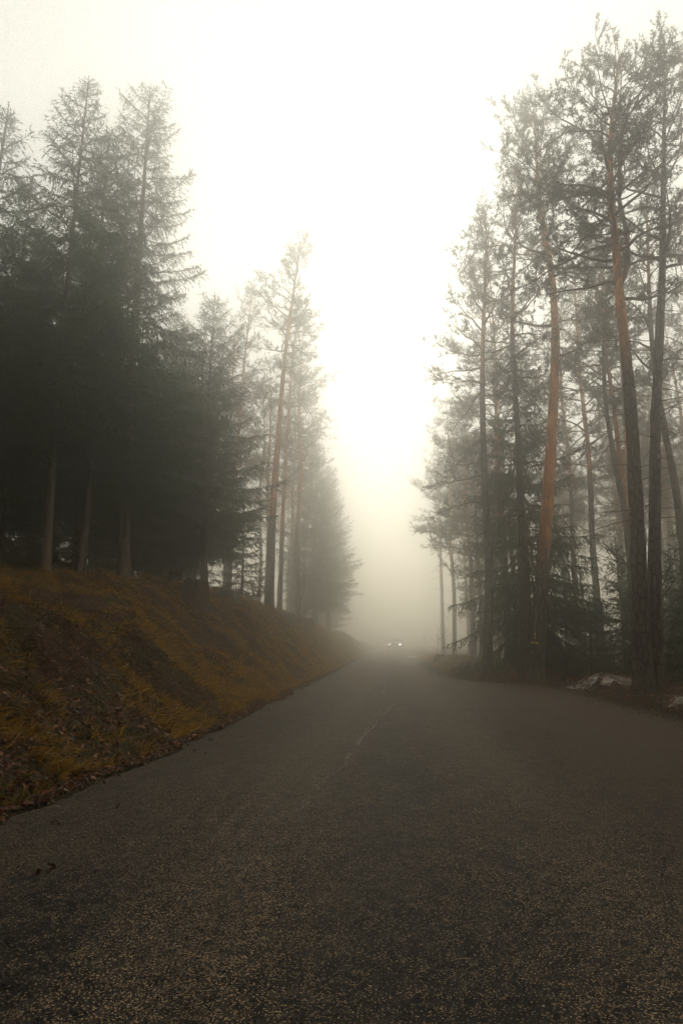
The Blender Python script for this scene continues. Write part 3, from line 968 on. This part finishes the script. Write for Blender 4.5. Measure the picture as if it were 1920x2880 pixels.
rng = np.random.default_rng(25)
runder = [(7.6, 20.8), (8.9, 21.2), (10.2, 23.0), (6.9, 24.5), (11.5, 20.5), (7.9, 26.5), (9.8, 27.5), (12.5, 25.5), (6.3, 28.0), (5.6, 25.0), (10.9, 18.6), (9.4, 17.6), (13.8, 22.5), (12.0, 29.5), (8.0, 31.0), (15.0, 27.5), (7.5, 17.2)]
for k, (x, y) in enumerate(runder):
    add_tree('young_spruce', 'low dark young spruce among the trunks in the shade of the right wood', SP['young'], x, y, k * 1.9, rng.uniform(0.55, 1.1), 'young spruces in the right wood', bark=30)
# yellow paint on the orange pine's foot: the figure 1 over a bar
M_YEL = mat_simple('yellow trail paint', (0.80, 0.52, 0.02), 0.6, noise=40)
def paint(parent, a0, a1, z0, z1, name, skew=0.0):
    mb = MB()
    k = 7
    V = []
    for i in range(k):
        f = i / (k - 1)
        a = a0 + (a1 - a0) * f
        for z in (z0 + skew * f, z1 + skew * f):
            cx = 0.23 / 1.95 * z
            r = 0.238
            V.append((cx + math.cos(a) * r, math.sin(a) * r, z))
    Q = [(2 * i, 2 * i + 2, 2 * i + 3, 2 * i + 1) for i in range(k - 1)]
    mb.add(V, None, Q)
    o = obj(name, mb.mesh(name, [M_YEL]), parent)
    sm = o.modifiers.new('thick', 'SOLIDIFY')
    sm.thickness = 0.008
    sm.offset = 1
    return o
TRUNK = hero.children[0]
pb = paint(TRUNK, RAD(205), RAD(262), 1.02, 1.075, 'paint_bar', -0.02)
pd = paint(TRUNK, RAD(231), RAD(238), 1.15, 1.32, 'paint_digit')
pd2 = paint(TRUNK, RAD(223), RAD(231), 1.255, 1.29, 'paint_digit_flag', 0.03)

# ---------------------------------------------------------------- bare shrubs and saplings
BT = {k: bare_tree(*v) for k, v in {
    'sap': (51, 3.6, 0.028, None, 4, 3, (0.15, 0.0), 0.55),
    'shrub': (52, 4.6, 0.05, None, 4, 4, (0.12, 0.0), 0.75),
    'shrub2': (53, 4.0, 0.045, None, 4, 4, (-0.2, 0.05), 0.8),
    'small': (54, 2.2, 0.016, None, 4, 3, (0.1, 0.1), 0.7)}.items()}
pr = ('trunk', 'branches')
add_tree('bare_sapling', 'bare sapling with thin upswept twigs beside the left pines', BT['sap'], -4.75, 33.5, 0.0, 1.1, cat='sapling', parts=pr)
add_tree('bare_shrub', 'bare spreading shrub left of the leaning dark pine', BT['shrub'], 6.35, 17.6, 0.4, 1.0, cat='shrub', parts=pr)
add_tree('bare_shrub', 'bare twiggy shrub just left of the forking pine', BT['shrub2'], 5.95, 16.6, 2.0, 1.0, cat='shrub', parts=pr)
add_tree('bare_shrub', 'bare leaning shrub between the weeping spruce and the small young spruce', BT['shrub'], 6.0, 20.8, 3.5, 0.8, cat='shrub', parts=pr)
add_tree('bare_shrub', 'hazy bare shrub at the right verge in the fog', BT['small'], 2.95, 44, 0.5, 1.3, cat='shrub', parts=pr)
add_tree('bare_shrub', 'thin bare bush on the crest right of the tall leaning pine', BT['small'], -4.3, 31.2, 1.5, 1.0, cat='shrub', parts=pr)
add_tree('bare_shrub', 'small reddish twig bush on the left bank under the pine trunks', BT['small'], -4.7, 36.0, 2.5, 0.9, cat='shrub', parts=pr)

# seedling with a few orange leaves by the foot of the marked pine
M_ORL = mat_simple('orange beech leaf', (0.42, 0.17, 0.05), 0.6)
sd = empty('leafy_seedling', (3.25, 18.7, float(H(3.25, 18.7))))
tag(sd, 'tiny seedling holding orange leaves left of the marked pine', 'seedling')
mb = MB()
mb.sticks([(0, 0, -0.03), (0.01, 0, 0.18), (0.02, 0, 0.3)], [(0.01, 0, 0.18), (0.02, 0, 0.3), (0.015, 0.0, 0.46)], [0.007, 0.006, 0.005], [0.006, 0.005, 0.003])
obj('stem', mb.mesh('stem', [M_BDEAD]), sd)
rng = np.random.default_rng(61)
lm = None
for k in range(7):
    if lm is None:
        mb = MB()
        mb.add([(0, 0, 0), (0.028, 0.05, 0.012), (0.0, 0.06, 0), (-0.028, 0.05, 0.012), (0, 0.12, -0.01)], [(0, 1, 2), (0, 2, 3), (1, 4, 2), (2, 4, 3)], None, 0, False)
        lm = mb.mesh('leaf', [M_ORL])
    lf = obj('leaf', lm, sd, loc=(0.015, 0, rng.uniform(0.25, 0.45)))
    lf.rotation_euler = (rng.uniform(-1.4, 0.5), rng.uniform(-0.6, 0.6), rng.uniform(0, 6.28))
    lf.scale = (1.2, 1.2, 1.2)

# ---------------------------------------------------------------- stumps, stones, logs
M_STUMP = bark_plain('weathered stump', (0.030, 0.022, 0.016), (0.12, 0.085, 0.055))
M_CUT = mat_simple('cut wood', (0.20, 0.13, 0.075), 0.85, 0.2, noise=16)
M_STONE = mat_simple('mossy stone', (0.075, 0.070, 0.055), 0.9, 0.2, noise=6)


def stump(seed, label, x, y, r, h, tilt=0.0):
    rng = np.random.default_rng(seed)
    root = empty('tree_stump', (x, y, float(H(x, y)) - 0.12), rng.uniform(0, 6))
    root.rotation_euler[0] = tilt
    tag(root, label, 'stump')
    n = 22
    zs = [-0.3, 0.0, 0.12, 0.25, h * 0.6, h * 0.85, h]
    fl = [1.7, 1.45, 1.22, 1.08, 1.0, 0.98, 0.94]
    lob = 1 + 0.16 * np.cos(np.arange(n) / n * 6.283 * 5 + 1) + 0.07 * rng.normal(size=n)
    V = []
    for z, f in zip(zs, fl):
        for k in range(n):
            a = k / n * 6.283
            rr = r * f * (1 + (lob[k] - 1) * (1.0 if z < 0.2 else 0.55))
            zz = z + (0.10 * h * rng.normal() if z == h else 0)
            V.append((math.cos(a) * rr, math.sin(a) * rr, zz))
    Q = [(i * n + k, i * n + (k + 1) % n, (i + 1) * n + (k + 1) % n, (i + 1) * n + k) for i in range(len(zs) - 1) for k in range(n)]
    mb = MB()
    mb.add(V, None, Q)
    obj('bark', mb.mesh('bark', [M_STUMP]), root)
    mb = MB()
    top = V[-n:]
    V2 = top + [(p[0] * 0.55, p[1] * 0.55, h * (0.86 + 0.05 * rng.normal())) for p in top] + [(0, 0, h * 0.80)]
    mb.add(V2, [(n + k, n + (k + 1) % n, 2 * n) for k in range(n)], [(k, (k + 1) % n, n + (k + 1) % n, n + k) for k in range(n)], 0, False)
    obj('cut_face', mb.mesh('cut_face', [M_CUT]), root)
    for k in range(4):
        a = rng.uniform(0, 6.28)
        mb = MB()
        mb.tube([(math.cos(a) * r * q, math.sin(a) * r * q, 0.22 - 0.24 * (q - 0.8) - 0.05 * q) for q in (0.7, 1.2, 1.7, 2.2)], [0.09 * r / 0.3, 0.075 * r / 0.3, 0.05 * r / 0.3, 0.02], 6)
        obj('root', mb.mesh('root', [M_STUMP]), root)
    return root


stump(71, 'large rotten grey stump on the crest of the left bank', -5.55, 18.1, 0.36, 0.72, 0.1)
stump(72, 'small pale-topped stump between the slim spruce trunks on the left bank', -7.0, 20.8, 0.21, 0.40)
stump(73, 'small dark stump on the grassy mound beside the road in fog', 2.45, 34.5, 0.24, 0.36)


def stone(seed, label, x, y, sx, sy, sz):
    rng = np.random.default_rng(seed)
    nu, nv = 16, 10
    V = []
    for i in range(nv + 1):
        ph = math.pi * i / nv
        for k in range(nu):
            th = 6.283 * k / nu
            d = np.array([math.sin(ph) * math.cos(th), math.sin(ph) * math.sin(th), math.cos(ph)])
            r = 1 + 0.22 * float(fbm(d[0] * 1.6 + seed, d[1] * 1.6 + d[2] * 1.3, 3, seed))
            V.append(d * r * np.array([sx, sy, sz]))
    Q = [(i * nu + k, (i + 1) * nu + k, (i + 1) * nu + (k + 1) % nu, i * nu + (k + 1) % nu) for i in range(nv) for k in range(nu)]
    mb = MB()
    mb.add(V, None, Q)
    o = obj('mossy_stone', mb.mesh('mossy_stone', [M_STONE]), None, loc=(x, y, float(H(x, y)) + sz * 0.25))
    return tag(o, label, 'stone')


stone(81, 'mossy boulder on the crest just right of the pale leaning pine', -4.75, 29.2, 0.62, 0.5, 0.40)
stone(82, 'smaller mossy stone further along the left crest toward the fog', -4.75, 36.0, 0.55, 0.5, 0.34)
stone(83, 'mossy hump of stone at the right end of the bank crest before the pine', -5.6, 22.4, 0.45, 0.5, 0.32)


def log(name, label, p0, p1, r, seed):
    rng = np.random.default_rng(seed)
    p0, p1 = np.array(p0, float), np.array(p1, float)
    mid = (p0 + p1) / 2
    root = empty(name, tuple(mid))
    tag(root, label, 'log')
    s = np.linspace(0, 1, 9)
    P = (p0 - mid) + (p1 - p0) * s[:, None] + rng.normal(size=(9, 3)) * 0.012
    mb = MB()
    mb.tube(P, r * np.linspace(1.0, 0.8, 9) * rng.normal(1, 0.04, 9), 10, 0, False, 0.04, rng)
    obj('bark', mb.mesh('bark', [M_STUMP]), root)
    for e, f, q in ((P[0], P[0] - P[1], 1.0), (P[-1], P[-1] - P[-2], 0.8)):
        d = unit(f)
        mb = MB()
        mb.tube([e - d * 0.02, e + d * 0.006], [r * q * 0.96] * 2, 10)
        obj('cut_end', mb.mesh('cut_end', [M_CUT]), root)


def gz(x, y, dz=0.0):
    return (x, y, float(H(x, y)) + dz)


log('fallen_log', 'short dark log lying at the edge of the right verge mound', gz(2.15, 23.9, 0.12), gz(2.75, 24.5, 0.12), 0.13, 91)
log('fallen_log', 'thin dark log end behind the short log at the verge', gz(2.75, 23.2, 0.06), gz(3.5, 24.4, 0.10), 0.09, 92)
log('fallen_branch', 'fallen pale branch lying among the trunks on the left crest', gz(-7.9, 20.6, 0.10), gz(-6.9, 21.2, 0.06), 0.025, 93)
log('fallen_branch', 'broken pale stick lying on the mossy left bank below the stump', gz(-5.2, 16.6, 0.06), gz(-4.85, 16.9, 0.05), 0.022, 94)

# ---------------------------------------------------------------- old snow, puddle
def mat_snow():
    t = NT('old dirty snow')
    p = t.pos()
    a = t.noise(p, 7, 5, 0.7)
    c = t.mix(t.ramp(a, [(0.40, 0.0), (0.53, 1.0)]), (0.50, 0.45, 0.39), (0.07, 0.042, 0.026))
    return t.done(t.bsdf(c, 0.7, t.bump(a, 0.8, 0.05), 0.3))


M_SNOW = mat_snow()


def snow(seed, label, cx, cy, rx, ry, rot, lift):
    k, m = 46, 26
    U, Vv = np.meshgrid(np.linspace(-1, 1, k), np.linspace(-1, 1, m), indexing='ij')
    x = cx + (U * rx) * math.cos(rot) - (Vv * ry) * math.sin(rot)
    y = cy + (U * rx) * math.sin(rot) + (Vv * ry) * math.cos(rot)
    edge = 1 - np.sqrt(U ** 2 + Vv ** 2) + 0.75 * fbm(x * 2.6, y * 2.6, 4, seed)
    z = H(x, y) + np.clip(edge, -0.3, 1) * lift + 0.02 * fbm(x * 8, y * 8, 2, seed) - 0.01
    ii, jj = np.meshgrid(np.arange(k - 1), np.arange(m - 1), indexing='ij')
    A = (ii * m + jj)
    keep = (edge[:-1, :-1] > -0.12)
    Q = np.stack([A, A + m, A + m + 1, A + 1], -1)[keep]
    mb = MB()
    mb.add(np.stack([x, y, z], -1), None, Q)
    o = obj('snow_patch', mb.mesh('snow_patch', [M_SNOW]))
    return tag(o, label, 'snow')


snow(5, 'long patch of dirty old snow at the lay-by edge between the two pines', 4.85, 16.3, 1.15, 0.42, -1.0, 0.05)
snow(8, 'small scrap of old snow at the foot of the dark right-hand trunks', 5.0, 12.0, 0.50, 0.25, -0.8, 0.04)

t = NT('puddle water')
M_WATER = t.done(t.bsdf((0.02, 0.018, 0.015), 0.06, t.bump(t.noise(t.pos(), 6, 2), 0.03, 0.01), 0.5))
mb = MB()
th = np.linspace(0, 2 * math.pi, 40, endpoint=False)
rr = 1 + 0.22 * vnoise(np.cos(th) * 2, np.sin(th) * 2, 4)
pxs, pys = 1.42 + 0.34 * rr * np.cos(th), 49.5 + 2.2 * rr * np.sin(th)
V = np.stack([pxs, pys, np.full(40, float(np.max(road_z(pxs, pys))) + 0.004)], -1)
mb.add(np.concatenate([V, V.mean(0, keepdims=True)]), [(k, (k + 1) % 40, 40) for k in range(40)], None, 0, False)
tag(obj('puddle', mb.mesh('puddle', [M_WATER])), 'puddle lying near the right edge of the far road', None, None, 'structure')

# ---------------------------------------------------------------- oncoming car
M_PAINT = mat_simple('silver car paint', (0.80, 0.80, 0.76), 0.35, 0.5)
M_GLASS = mat_simple('windscreen glass', (0.30, 0.32, 0.30), 0.08, 0.8)
M_BLACK = mat_simple('black plastic', (0.02, 0.02, 0.02), 0.5)
M_RUB = mat_simple('tyre rubber', (0.018, 0.018, 0.018), 0.85)
M_ALU = mat_simple('alloy rim', (0.45, 0.45, 0.45), 0.35, Metallic=0.8)
M_WHITE = mat_simple('plate white', (0.75, 0.75, 0.72), 0.5)
t = NT('lit headlamp')
em = t.n('Emission')
em.inputs[0].default_value = (1.0, 0.97, 0.9, 1)
em.inputs[1].default_value = 17.0
M_LAMP = t.done(em)

car = empty('oncoming_car', (0.30, 86.0, float(road_z(0.3, 86.0))))
tag(car, 'pale boxy car with lit round headlights approaching through the fog', 'car')


def loft(sections, mats, name, parent):
    """sections: list of (y, [(x,z)...]) half outlines mirrored in x"""
    mb = MB()
    rings = []
    for y, half in sections:
        ring = [(x, y, z) for x, z in half] + [(-x, y, z) for x, z in reversed(half)]
        rings.append(ring)
    n = len(rings[0])
    V = [p for r in rings for p in r]
    Q = [(i * n + k, i * n + (k + 1) % n, (i + 1) * n + (k + 1) % n, (i + 1) * n + k) for i in range(len(rings) - 1) for k in range(n)]
    c0 = np.mean(rings[0], 0)
    c1 = np.mean(rings[-1], 0)
    V += [tuple(c0), tuple(c1)]
    T = [(len(V) - 2, (k + 1) % n, k) for k in range(n)] + [(len(V) - 1, (len(rings) - 1) * n + k, (len(rings) - 1) * n + (k + 1) % n) for k in range(n)]
    mb.add(V, T, Q, 0, False)
    return obj(name, mb.mesh(name, mats), parent)


def sec(w, zb, zt, c=0.06):
    return [(w - c, zb), (w, zb + c), (w, zt - c * 1.4), (w - c * 1.4, zt)]


loft([(-2.05, sec(0.80, 0.34, 0.92, 0.10)), (-1.95, sec(0.88, 0.26, 1.00, 0.10)), (-1.0, sec(0.92, 0.24, 1.08, 0.07)), (1.2, sec(0.92, 0.24, 1.08, 0.07)), (1.95, sec(0.89, 0.26, 1.05, 0.08)), (2.05, sec(0.83, 0.34, 0.98, 0.10))], [M_PAINT], 'body', car)
loft([(-0.95, sec(0.84, 1.05, 1.10, 0.02)), (-0.42, sec(0.70, 1.05, 1.64, 0.07)), (0.2, sec(0.70, 1.05, 1.70, 0.07)), (1.4, sec(0.70, 1.05, 1.68, 0.07)), (1.95, sec(0.74, 1.05, 1.30, 0.06))], [M_PAINT], 'cabin', car)


def patch(name, pts, mat, parent):
    mb = MB()
    pts = np.array(pts, float)
    nrm = unit(np.cross(pts[1] - pts[0], pts[2] - pts[0]))
    k = len(pts)
    V = np.concatenate([pts, pts + nrm * 0.012])
    f = [(q, (q + 1) % k, k + (q + 1) % k, k + q) for q in range(k)]
    mb.add(V, None, f + [(0, 1, 2, 3), (7, 6, 5, 4)], 0, False)
    return obj(name, mb.mesh(name, [mat]), parent)


patch('windscreen', [(-0.74, -0.925, 1.125), (0.74, -0.925, 1.125), (0.61, -0.45, 1.585), (-0.61, -0.45, 1.585)], M_GLASS, car)
for s in (-1, 1):
    q = [(s * 0.775, -0.62, 1.14), (s * 0.735, 0.3, 1.14), (s * 0.715, 0.3, 1.58), (s * 0.715, -0.36, 1.56)]
    q2 = [(s * 0.735, 0.4, 1.14), (s * 0.745, 1.6, 1.14), (s * 0.73, 1.45, 1.50), (s * 0.715, 0.4, 1.58)]
    for w in (q, q2):
        patch('side_window', w if s > 0 else w[::-1], M_GLASS, car)
    mb = MB()
    mb.tube([(s * 0.86, -0.70, 1.14), (s * 0.98, -0.74, 1.16)], [0.03, 0.03], 6)
    mb.tube([(s * 1.0, -0.80, 1.18), (s * 1.0, -0.77, 1.18), (s * 1.0, -0.66, 1.18)], [0.09, 0.115, 0.06], 8)
    obj('mirror', mb.mesh('mirror', [M_BLACK]), car)
    hl = empty('headlight', (s * 0.69, -2.02, 0.80))
    hl.parent = car
    mb = MB()
    mb.tube([(0, 0.08, 0), (0, -0.035, 0)], [0.135, 0.13], 18)
    obj('housing', mb.mesh('housing', [M_BLACK]), hl)
    mb = MB()
    aa = np.linspace(RAD(-215), RAD(55), 22)
    mb.tube(np.stack([np.cos(aa) * 0.10, np.full(22, -0.045), np.sin(aa) * 0.10], -1), np.full(22, 0.026), 6)
    obj('light_ring', mb.mesh('light_ring', [M_LAMP]), hl)
patch('grille', [(-0.50, -2.056, 0.70), (0.50, -2.056, 0.70), (0.50, -2.056, 0.86), (-0.50, -2.056, 0.86)], M_BLACK, car)
patch('number_plate', [(-0.26, -2.062, 0.52), (0.26, -2.062, 0.52), (0.26, -2.062, 0.63), (-0.26, -2.062, 0.63)], M_WHITE, car)
mb = MB()
mb.box((-0.80, -2.10, 0.30), (0.80, -1.98, 0.46))
obj('bumper', mb.mesh('bumper', [M_BLACK]), car)
mb = MB()
mb.box((-0.62, -2.115, 0.335), (0.62, -2.101, 0.395))
obj('bumper_trim', mb.mesh('bumper_trim', [M_ALU]), car)
tyre_m = MB()
tyre_m.tube([(-0.11, 0, 0), (-0.09, 0, 0), (0.09, 0, 0), (0.11, 0, 0)], [0.29, 0.335, 0.335, 0.29], 24)
tyre_m = tyre_m.mesh('tyre', [M_RUB])
rim_m = MB()
rim_m.tube([(-0.118, 0, 0), (0.118, 0, 0)], [0.20, 0.20], 18)
rim_m = rim_m.mesh('rim', [M_ALU])
for sx in (-1, 1):
    for yy in (-1.28, 1.30):
        w = empty('wheel', (sx * 0.80, yy, 0.335))
        w.parent = car
        obj('tyre', tyre_m, w)
        obj('rim', rim_m, w)

# ---------------------------------------------------------------- bank cover: grass, leaves, twigs (nobody could count it)
rng = np.random.default_rng(101)


def bank_points(N, near_bias=1.0, xmin=-9.5, xmax=-2.32, ymin=2.5, ymax=75):
    y = ymin + (ymax - ymin) * rng.uniform(0, 1, N) ** (1.0 + near_bias)
    L = xl(y)
    x = L + 0.02 - (L - xmin) * rng.uniform(0, 1, N) ** 1.15
    return x, y


def slope(x, y, e=0.05):
    return np.stack([-(H(x + e, y) - H(x - e, y)) / (2 * e), -(H(x, y + e) - H(x, y - e)) / (2 * e), np.ones_like(x)], -1)


def tufts(n_tuft, per, xy, l0, l1, mat, name, label, seed, lay=0.5):
    """grass growing in clumps, each clump fanned and combed downhill"""
    r = np.random.default_rng(seed)
    x, y = xy
    k = np.repeat(np.arange(len(x)), per)
    size = r.uniform(0.6, 1.5, len(x))
    sp = (0.035 + 0.0012 * y[k]) * size[k]
    bx, by = x[k] + r.normal(size=len(k)) * sp, y[k] + r.normal(size=len(k)) * sp
    bx = np.minimum(bx, xl(by) - 0.30 + 0.22 * vnoise(by * 1.7, 4.4))
    P = np.stack([bx, by, H(bx, by) - 0.012], -1)
    nr = unit(slope(bx, by))
    comb = r.normal(size=(len(x), 3)) * 0.25
    D = unit(np.array([lay, -0.12, 0.05]) + nr * 0.8 + comb[k] * 1.8 + r.normal(size=P.shape) * 0.55)
    L = r.uniform(l0, l1, len(k)) * size[k]
    W = 0.0055 + 0.00045 * by + r.uniform(0, 0.003, len(k))
    mb = MB()
    # two joined pieces: an upright foot and a tip bent downhill
    S = unit(np.cross(D, r.normal(size=P.shape)))
    D2 = unit(D + np.array([0.35, 0, -0.45]) * r.uniform(0.3, 1.4, (len(k), 1)))
    M = P + D * (L * 0.55)[:, None]
    T = M + D2 * (L * 0.55)[:, None]
    w = W[:, None]
    V = np.stack([P - S * w / 2, P + S * w / 2, M + S * w * 0.4, M - S * w * 0.4, T], 1)
    q = np.arange(len(k))[:, None] * 5
    mb.add(V, q + np.array([[3, 2, 4]]), q + np.array([[0, 1, 2, 3]]), 0, False)
    o = obj(name, mb.mesh(name, [mat]))
    return tag(o, label, 'grass', None, 'stuff')


M_MOSSG = mat_litter('olive grass and moss', [(0.0, (0.020, 0.022, 0.004)), (0.5, (0.075, 0.070, 0.010)), (0.85, (0.15, 0.125, 0.016)), (1.0, (0.24, 0.17, 0.03))])


def msk(x, y):
    return 0.9 * fbm(x * 0.8 + 0.5 * y, y * 2.0, 3, 31) + 0.5 * fbm(x * 0.35, y * 0.35, 2, 12) + 0.62 * np.clip((y - 10) / 7, -1, 0.6)


x, y = bank_points(34000, 0.75)
mm = msk(x, y)
kp = rng.uniform(0, 1, len(x)) < np.clip(0.42 + 2.2 * mm, 0.03, 1.0)
tufts(0, 11, (x[kp], y[kp]), 0.05, 0.16, M_GRASS, 'bank_grass', 'dead ochre grass tufts combed down the left bank', 201)
x, y = bank_points(9000, 0.95)
mm = fbm(x * 0.8 + 9, y * 0.8, 3, 47)
kp = rng.uniform(0, 1, len(x)) < np.clip(0.32 + 1.4 * mm, 0.0, 1.0)
tufts(0, 12, (x[kp], y[kp]), 0.04, 0.12, M_MOSSG, 'moss_cushions', 'olive moss and short green grass in patches on the left bank', 202, 0.4)


def leaves(x, y, size, seed, name, label):
    r = np.random.default_rng(seed)
    N = len(x)
    nr = unit(slope(x, y) + r.normal(size=(N, 3)) * 0.42)
    a = unit(np.cross(nr, r.normal(size=(N, 3))))
    b = np.cross(nr, a)
    s = (size * r.uniform(0.55, 1.35, N))[:, None]
    c = np.stack([x, y, H(x, y)], -1) + nr * 0.012
    cur = nr * s * r.uniform(-0.1, 0.45, (N, 1))
    V = np.stack([c - a * s, c - b * s * 0.55 + cur, c + a * s, c + b * s * 0.55 + cur], 1)
    F = np.arange(N)[:, None] * 4
    T = np.concatenate([F + np.array([0, 1, 2]), F + np.array([0, 2, 3])])
    mb = MB()
    mb.add(V, T, None, 0, False)
    o = obj(name, mb.mesh(name, [M_LEAF]))
    return tag(o, label, 'leaves', None, 'stuff')


x, y = bank_points(62000, 1.2)
keep = rng.uniform(0, 1, len(x)) < np.clip(0.70 - 0.9 * msk(x, y), 0.12, 1)
leaves(x[keep], y[keep], 0.034, 7, 'fallen_leaves', 'rust brown fallen leaves strewn over the left bank')
y = rng.uniform(5, 45, 16000)
x = xr(y) + 0.05 + rng.uniform(0, 1, 16000) ** 1.4 * 6
leaves(x, y, 0.042, 8, 'fallen_leaves', 'brown fallen leaves on the wood floor right of the lay-by')
# gutter litter along the road's left edge, spilling on to the asphalt
N = 5000
y = 2.5 + 40 * rng.uniform(0, 1, N) ** 1.6
x = xl(y) - 0.10 + rng.normal(size=N) * 0.13
nrm_z = H
leaves(np.minimum(x, xl(y) + 0.02), y, 0.034, 9, 'gutter_leaves', 'wet dark leaves collected along the left road edge')
# twigs and needles dropped on the bank
N = 2600
x, y = bank_points(N, 1.1)
P = np.stack([x, y, H(x, y) + 0.012], -1)
nr = unit(slope(x, y))
D = unit(np.cross(nr, rng.normal(size=P.shape)))
Ln = rng.uniform(0.05, 0.32, N)[:, None]
mb = MB()
mb.sticks(P, P + D * Ln + nr * rng.uniform(0, 0.03, (N, 1)), 0.004 + 0.00012 * y, 0.002 + 0.0001 * y, 0)
tag(obj('fallen_twigs', mb.mesh('fallen_twigs', [M_BDEAD])), 'thin fallen twigs scattered over the left bank', 'twigs', None, 'stuff')


# crumbled edge: loose chippings and clods along both sides of the asphalt
def chips(x, y, z, size, name, label, mat, seed):
    r = np.random.default_rng(seed)
    N = len(x)
    c = np.stack([x, y, z], -1)
    s_ = (size * r.uniform(0.4, 1.6, N) ** 1.3)[:, None, None]
    base = np.array([[1, 0, 0], [-1, 0, 0], [0, 1, 0], [0, -1, 0], [0, 0, 0.7], [0, 0, -0.7]], float)
    V = c[:, None] + (base[None] * r.uniform(0.55, 1.35, (N, 6, 1)) + r.normal(size=(N, 6, 3)) * 0.16) * s_
    f = np.array([[0, 2, 4], [2, 1, 4], [1, 3, 4], [3, 0, 4], [2, 0, 5], [1, 2, 5], [3, 1, 5], [0, 3, 5]])
    mb = MB()
    mb.add(V, (np.arange(N)[:, None, None] * 6 + f[None]).reshape(-1, 3), None, 0, False)
    return tag(obj(name, mb.mesh(name, [mat])), label, 'gravel', None, 'stuff')


M_CHIP = mat_litter('loose chippings', [(0.0, (0.020, 0.016, 0.013)), (0.5, (0.055, 0.040, 0.028)), (0.85, (0.13, 0.09, 0.055)), (1.0, (0.30, 0.23, 0.15))], 0.8)
N = 9000
y = 2.2 + 38 * rng.uniform(0, 1, N) ** 1.7
x = xl(y) + 0.04 + np.abs(rng.normal(size=N)) * 0.13 - 0.10
chips(x, y, np.maximum(H(x, y), road_z(x, y) - 0.03) + 0.006, 0.010, 'edge_gravel', 'loose chippings and dirt along the left asphalt edge', M_CHIP, 301)
N = 12000
y = 8 + 30 * rng.uniform(0, 1, N) ** 1.3
x = xr(y) - np.abs(rng.normal(size=N)) * 0.30 + 0.12
chips(x, y, np.maximum(H(x, y), road_z(x, y)) + 0.004, 0.011, 'lay_by_gravel', 'loose chippings and dirt at the edge of the lay-by', M_CHIP, 302)
# a few leaves blown on to the road
N = 260
y = 3 + 30 * rng.uniform(0, 1, N) ** 1.2
x = np.where(rng.uniform(0, 1, N) < 0.6, xl(y) + np.abs(rng.normal(size=N)) * 0.35, xr(y) - np.abs(rng.normal(size=N)) * 0.7)
z0 = H
_H = H
H = lambda a, b: road_z(np.asarray(a), np.asarray(b)) + 0.004
leaves(x, y, 0.026, 12, 'blown_leaves', 'few brown leaves blown on to the asphalt edges')
H = _H
# verge grass on the right mound
N = 26000
y = rng.uniform(19.5, 60, N)
x = xr(y) + 0.03 + rng.uniform(0, 1, N) ** 1.2 * 2.6
P = np.stack([x, y, H(x, y) - 0.01], -1)
mb = MB()
mb.blades(P, np.array([-0.2, -0.1, 0.8]) + rng.normal(size=P.shape) * 0.5, rng.uniform(0.04, 0.13, N), 0.008 + 0.0003 * y, rng, 0)
tag(obj('verge_grass', mb.mesh('verge_grass', [M_GRASS])), 'short dead grass on the verge mound right of the road', 'grass', None, 'stuff')

# ---------------------------------------------------------------- fog
t = NT('fog')
pv = t.t.nodes.new('ShaderNodeVolumePrincipled')
pv.inputs['Color'].default_value = HAZE_COLOR
pv.inputs['Density'].default_value = HAZE_DENSITY
pv.inputs['Anisotropy'].default_value = 0.945
t.t.links.new(pv.outputs[0], t.out.inputs['Volume'])
mb = MB()
mb.box((-425, -125, -2.2), (425, 625, 27.0))
hz = obj('haze', mb.mesh('haze', [t.m]))
tag(hz, 'pale warm fog filling the whole valley road', 'fog', None, 'stuff')
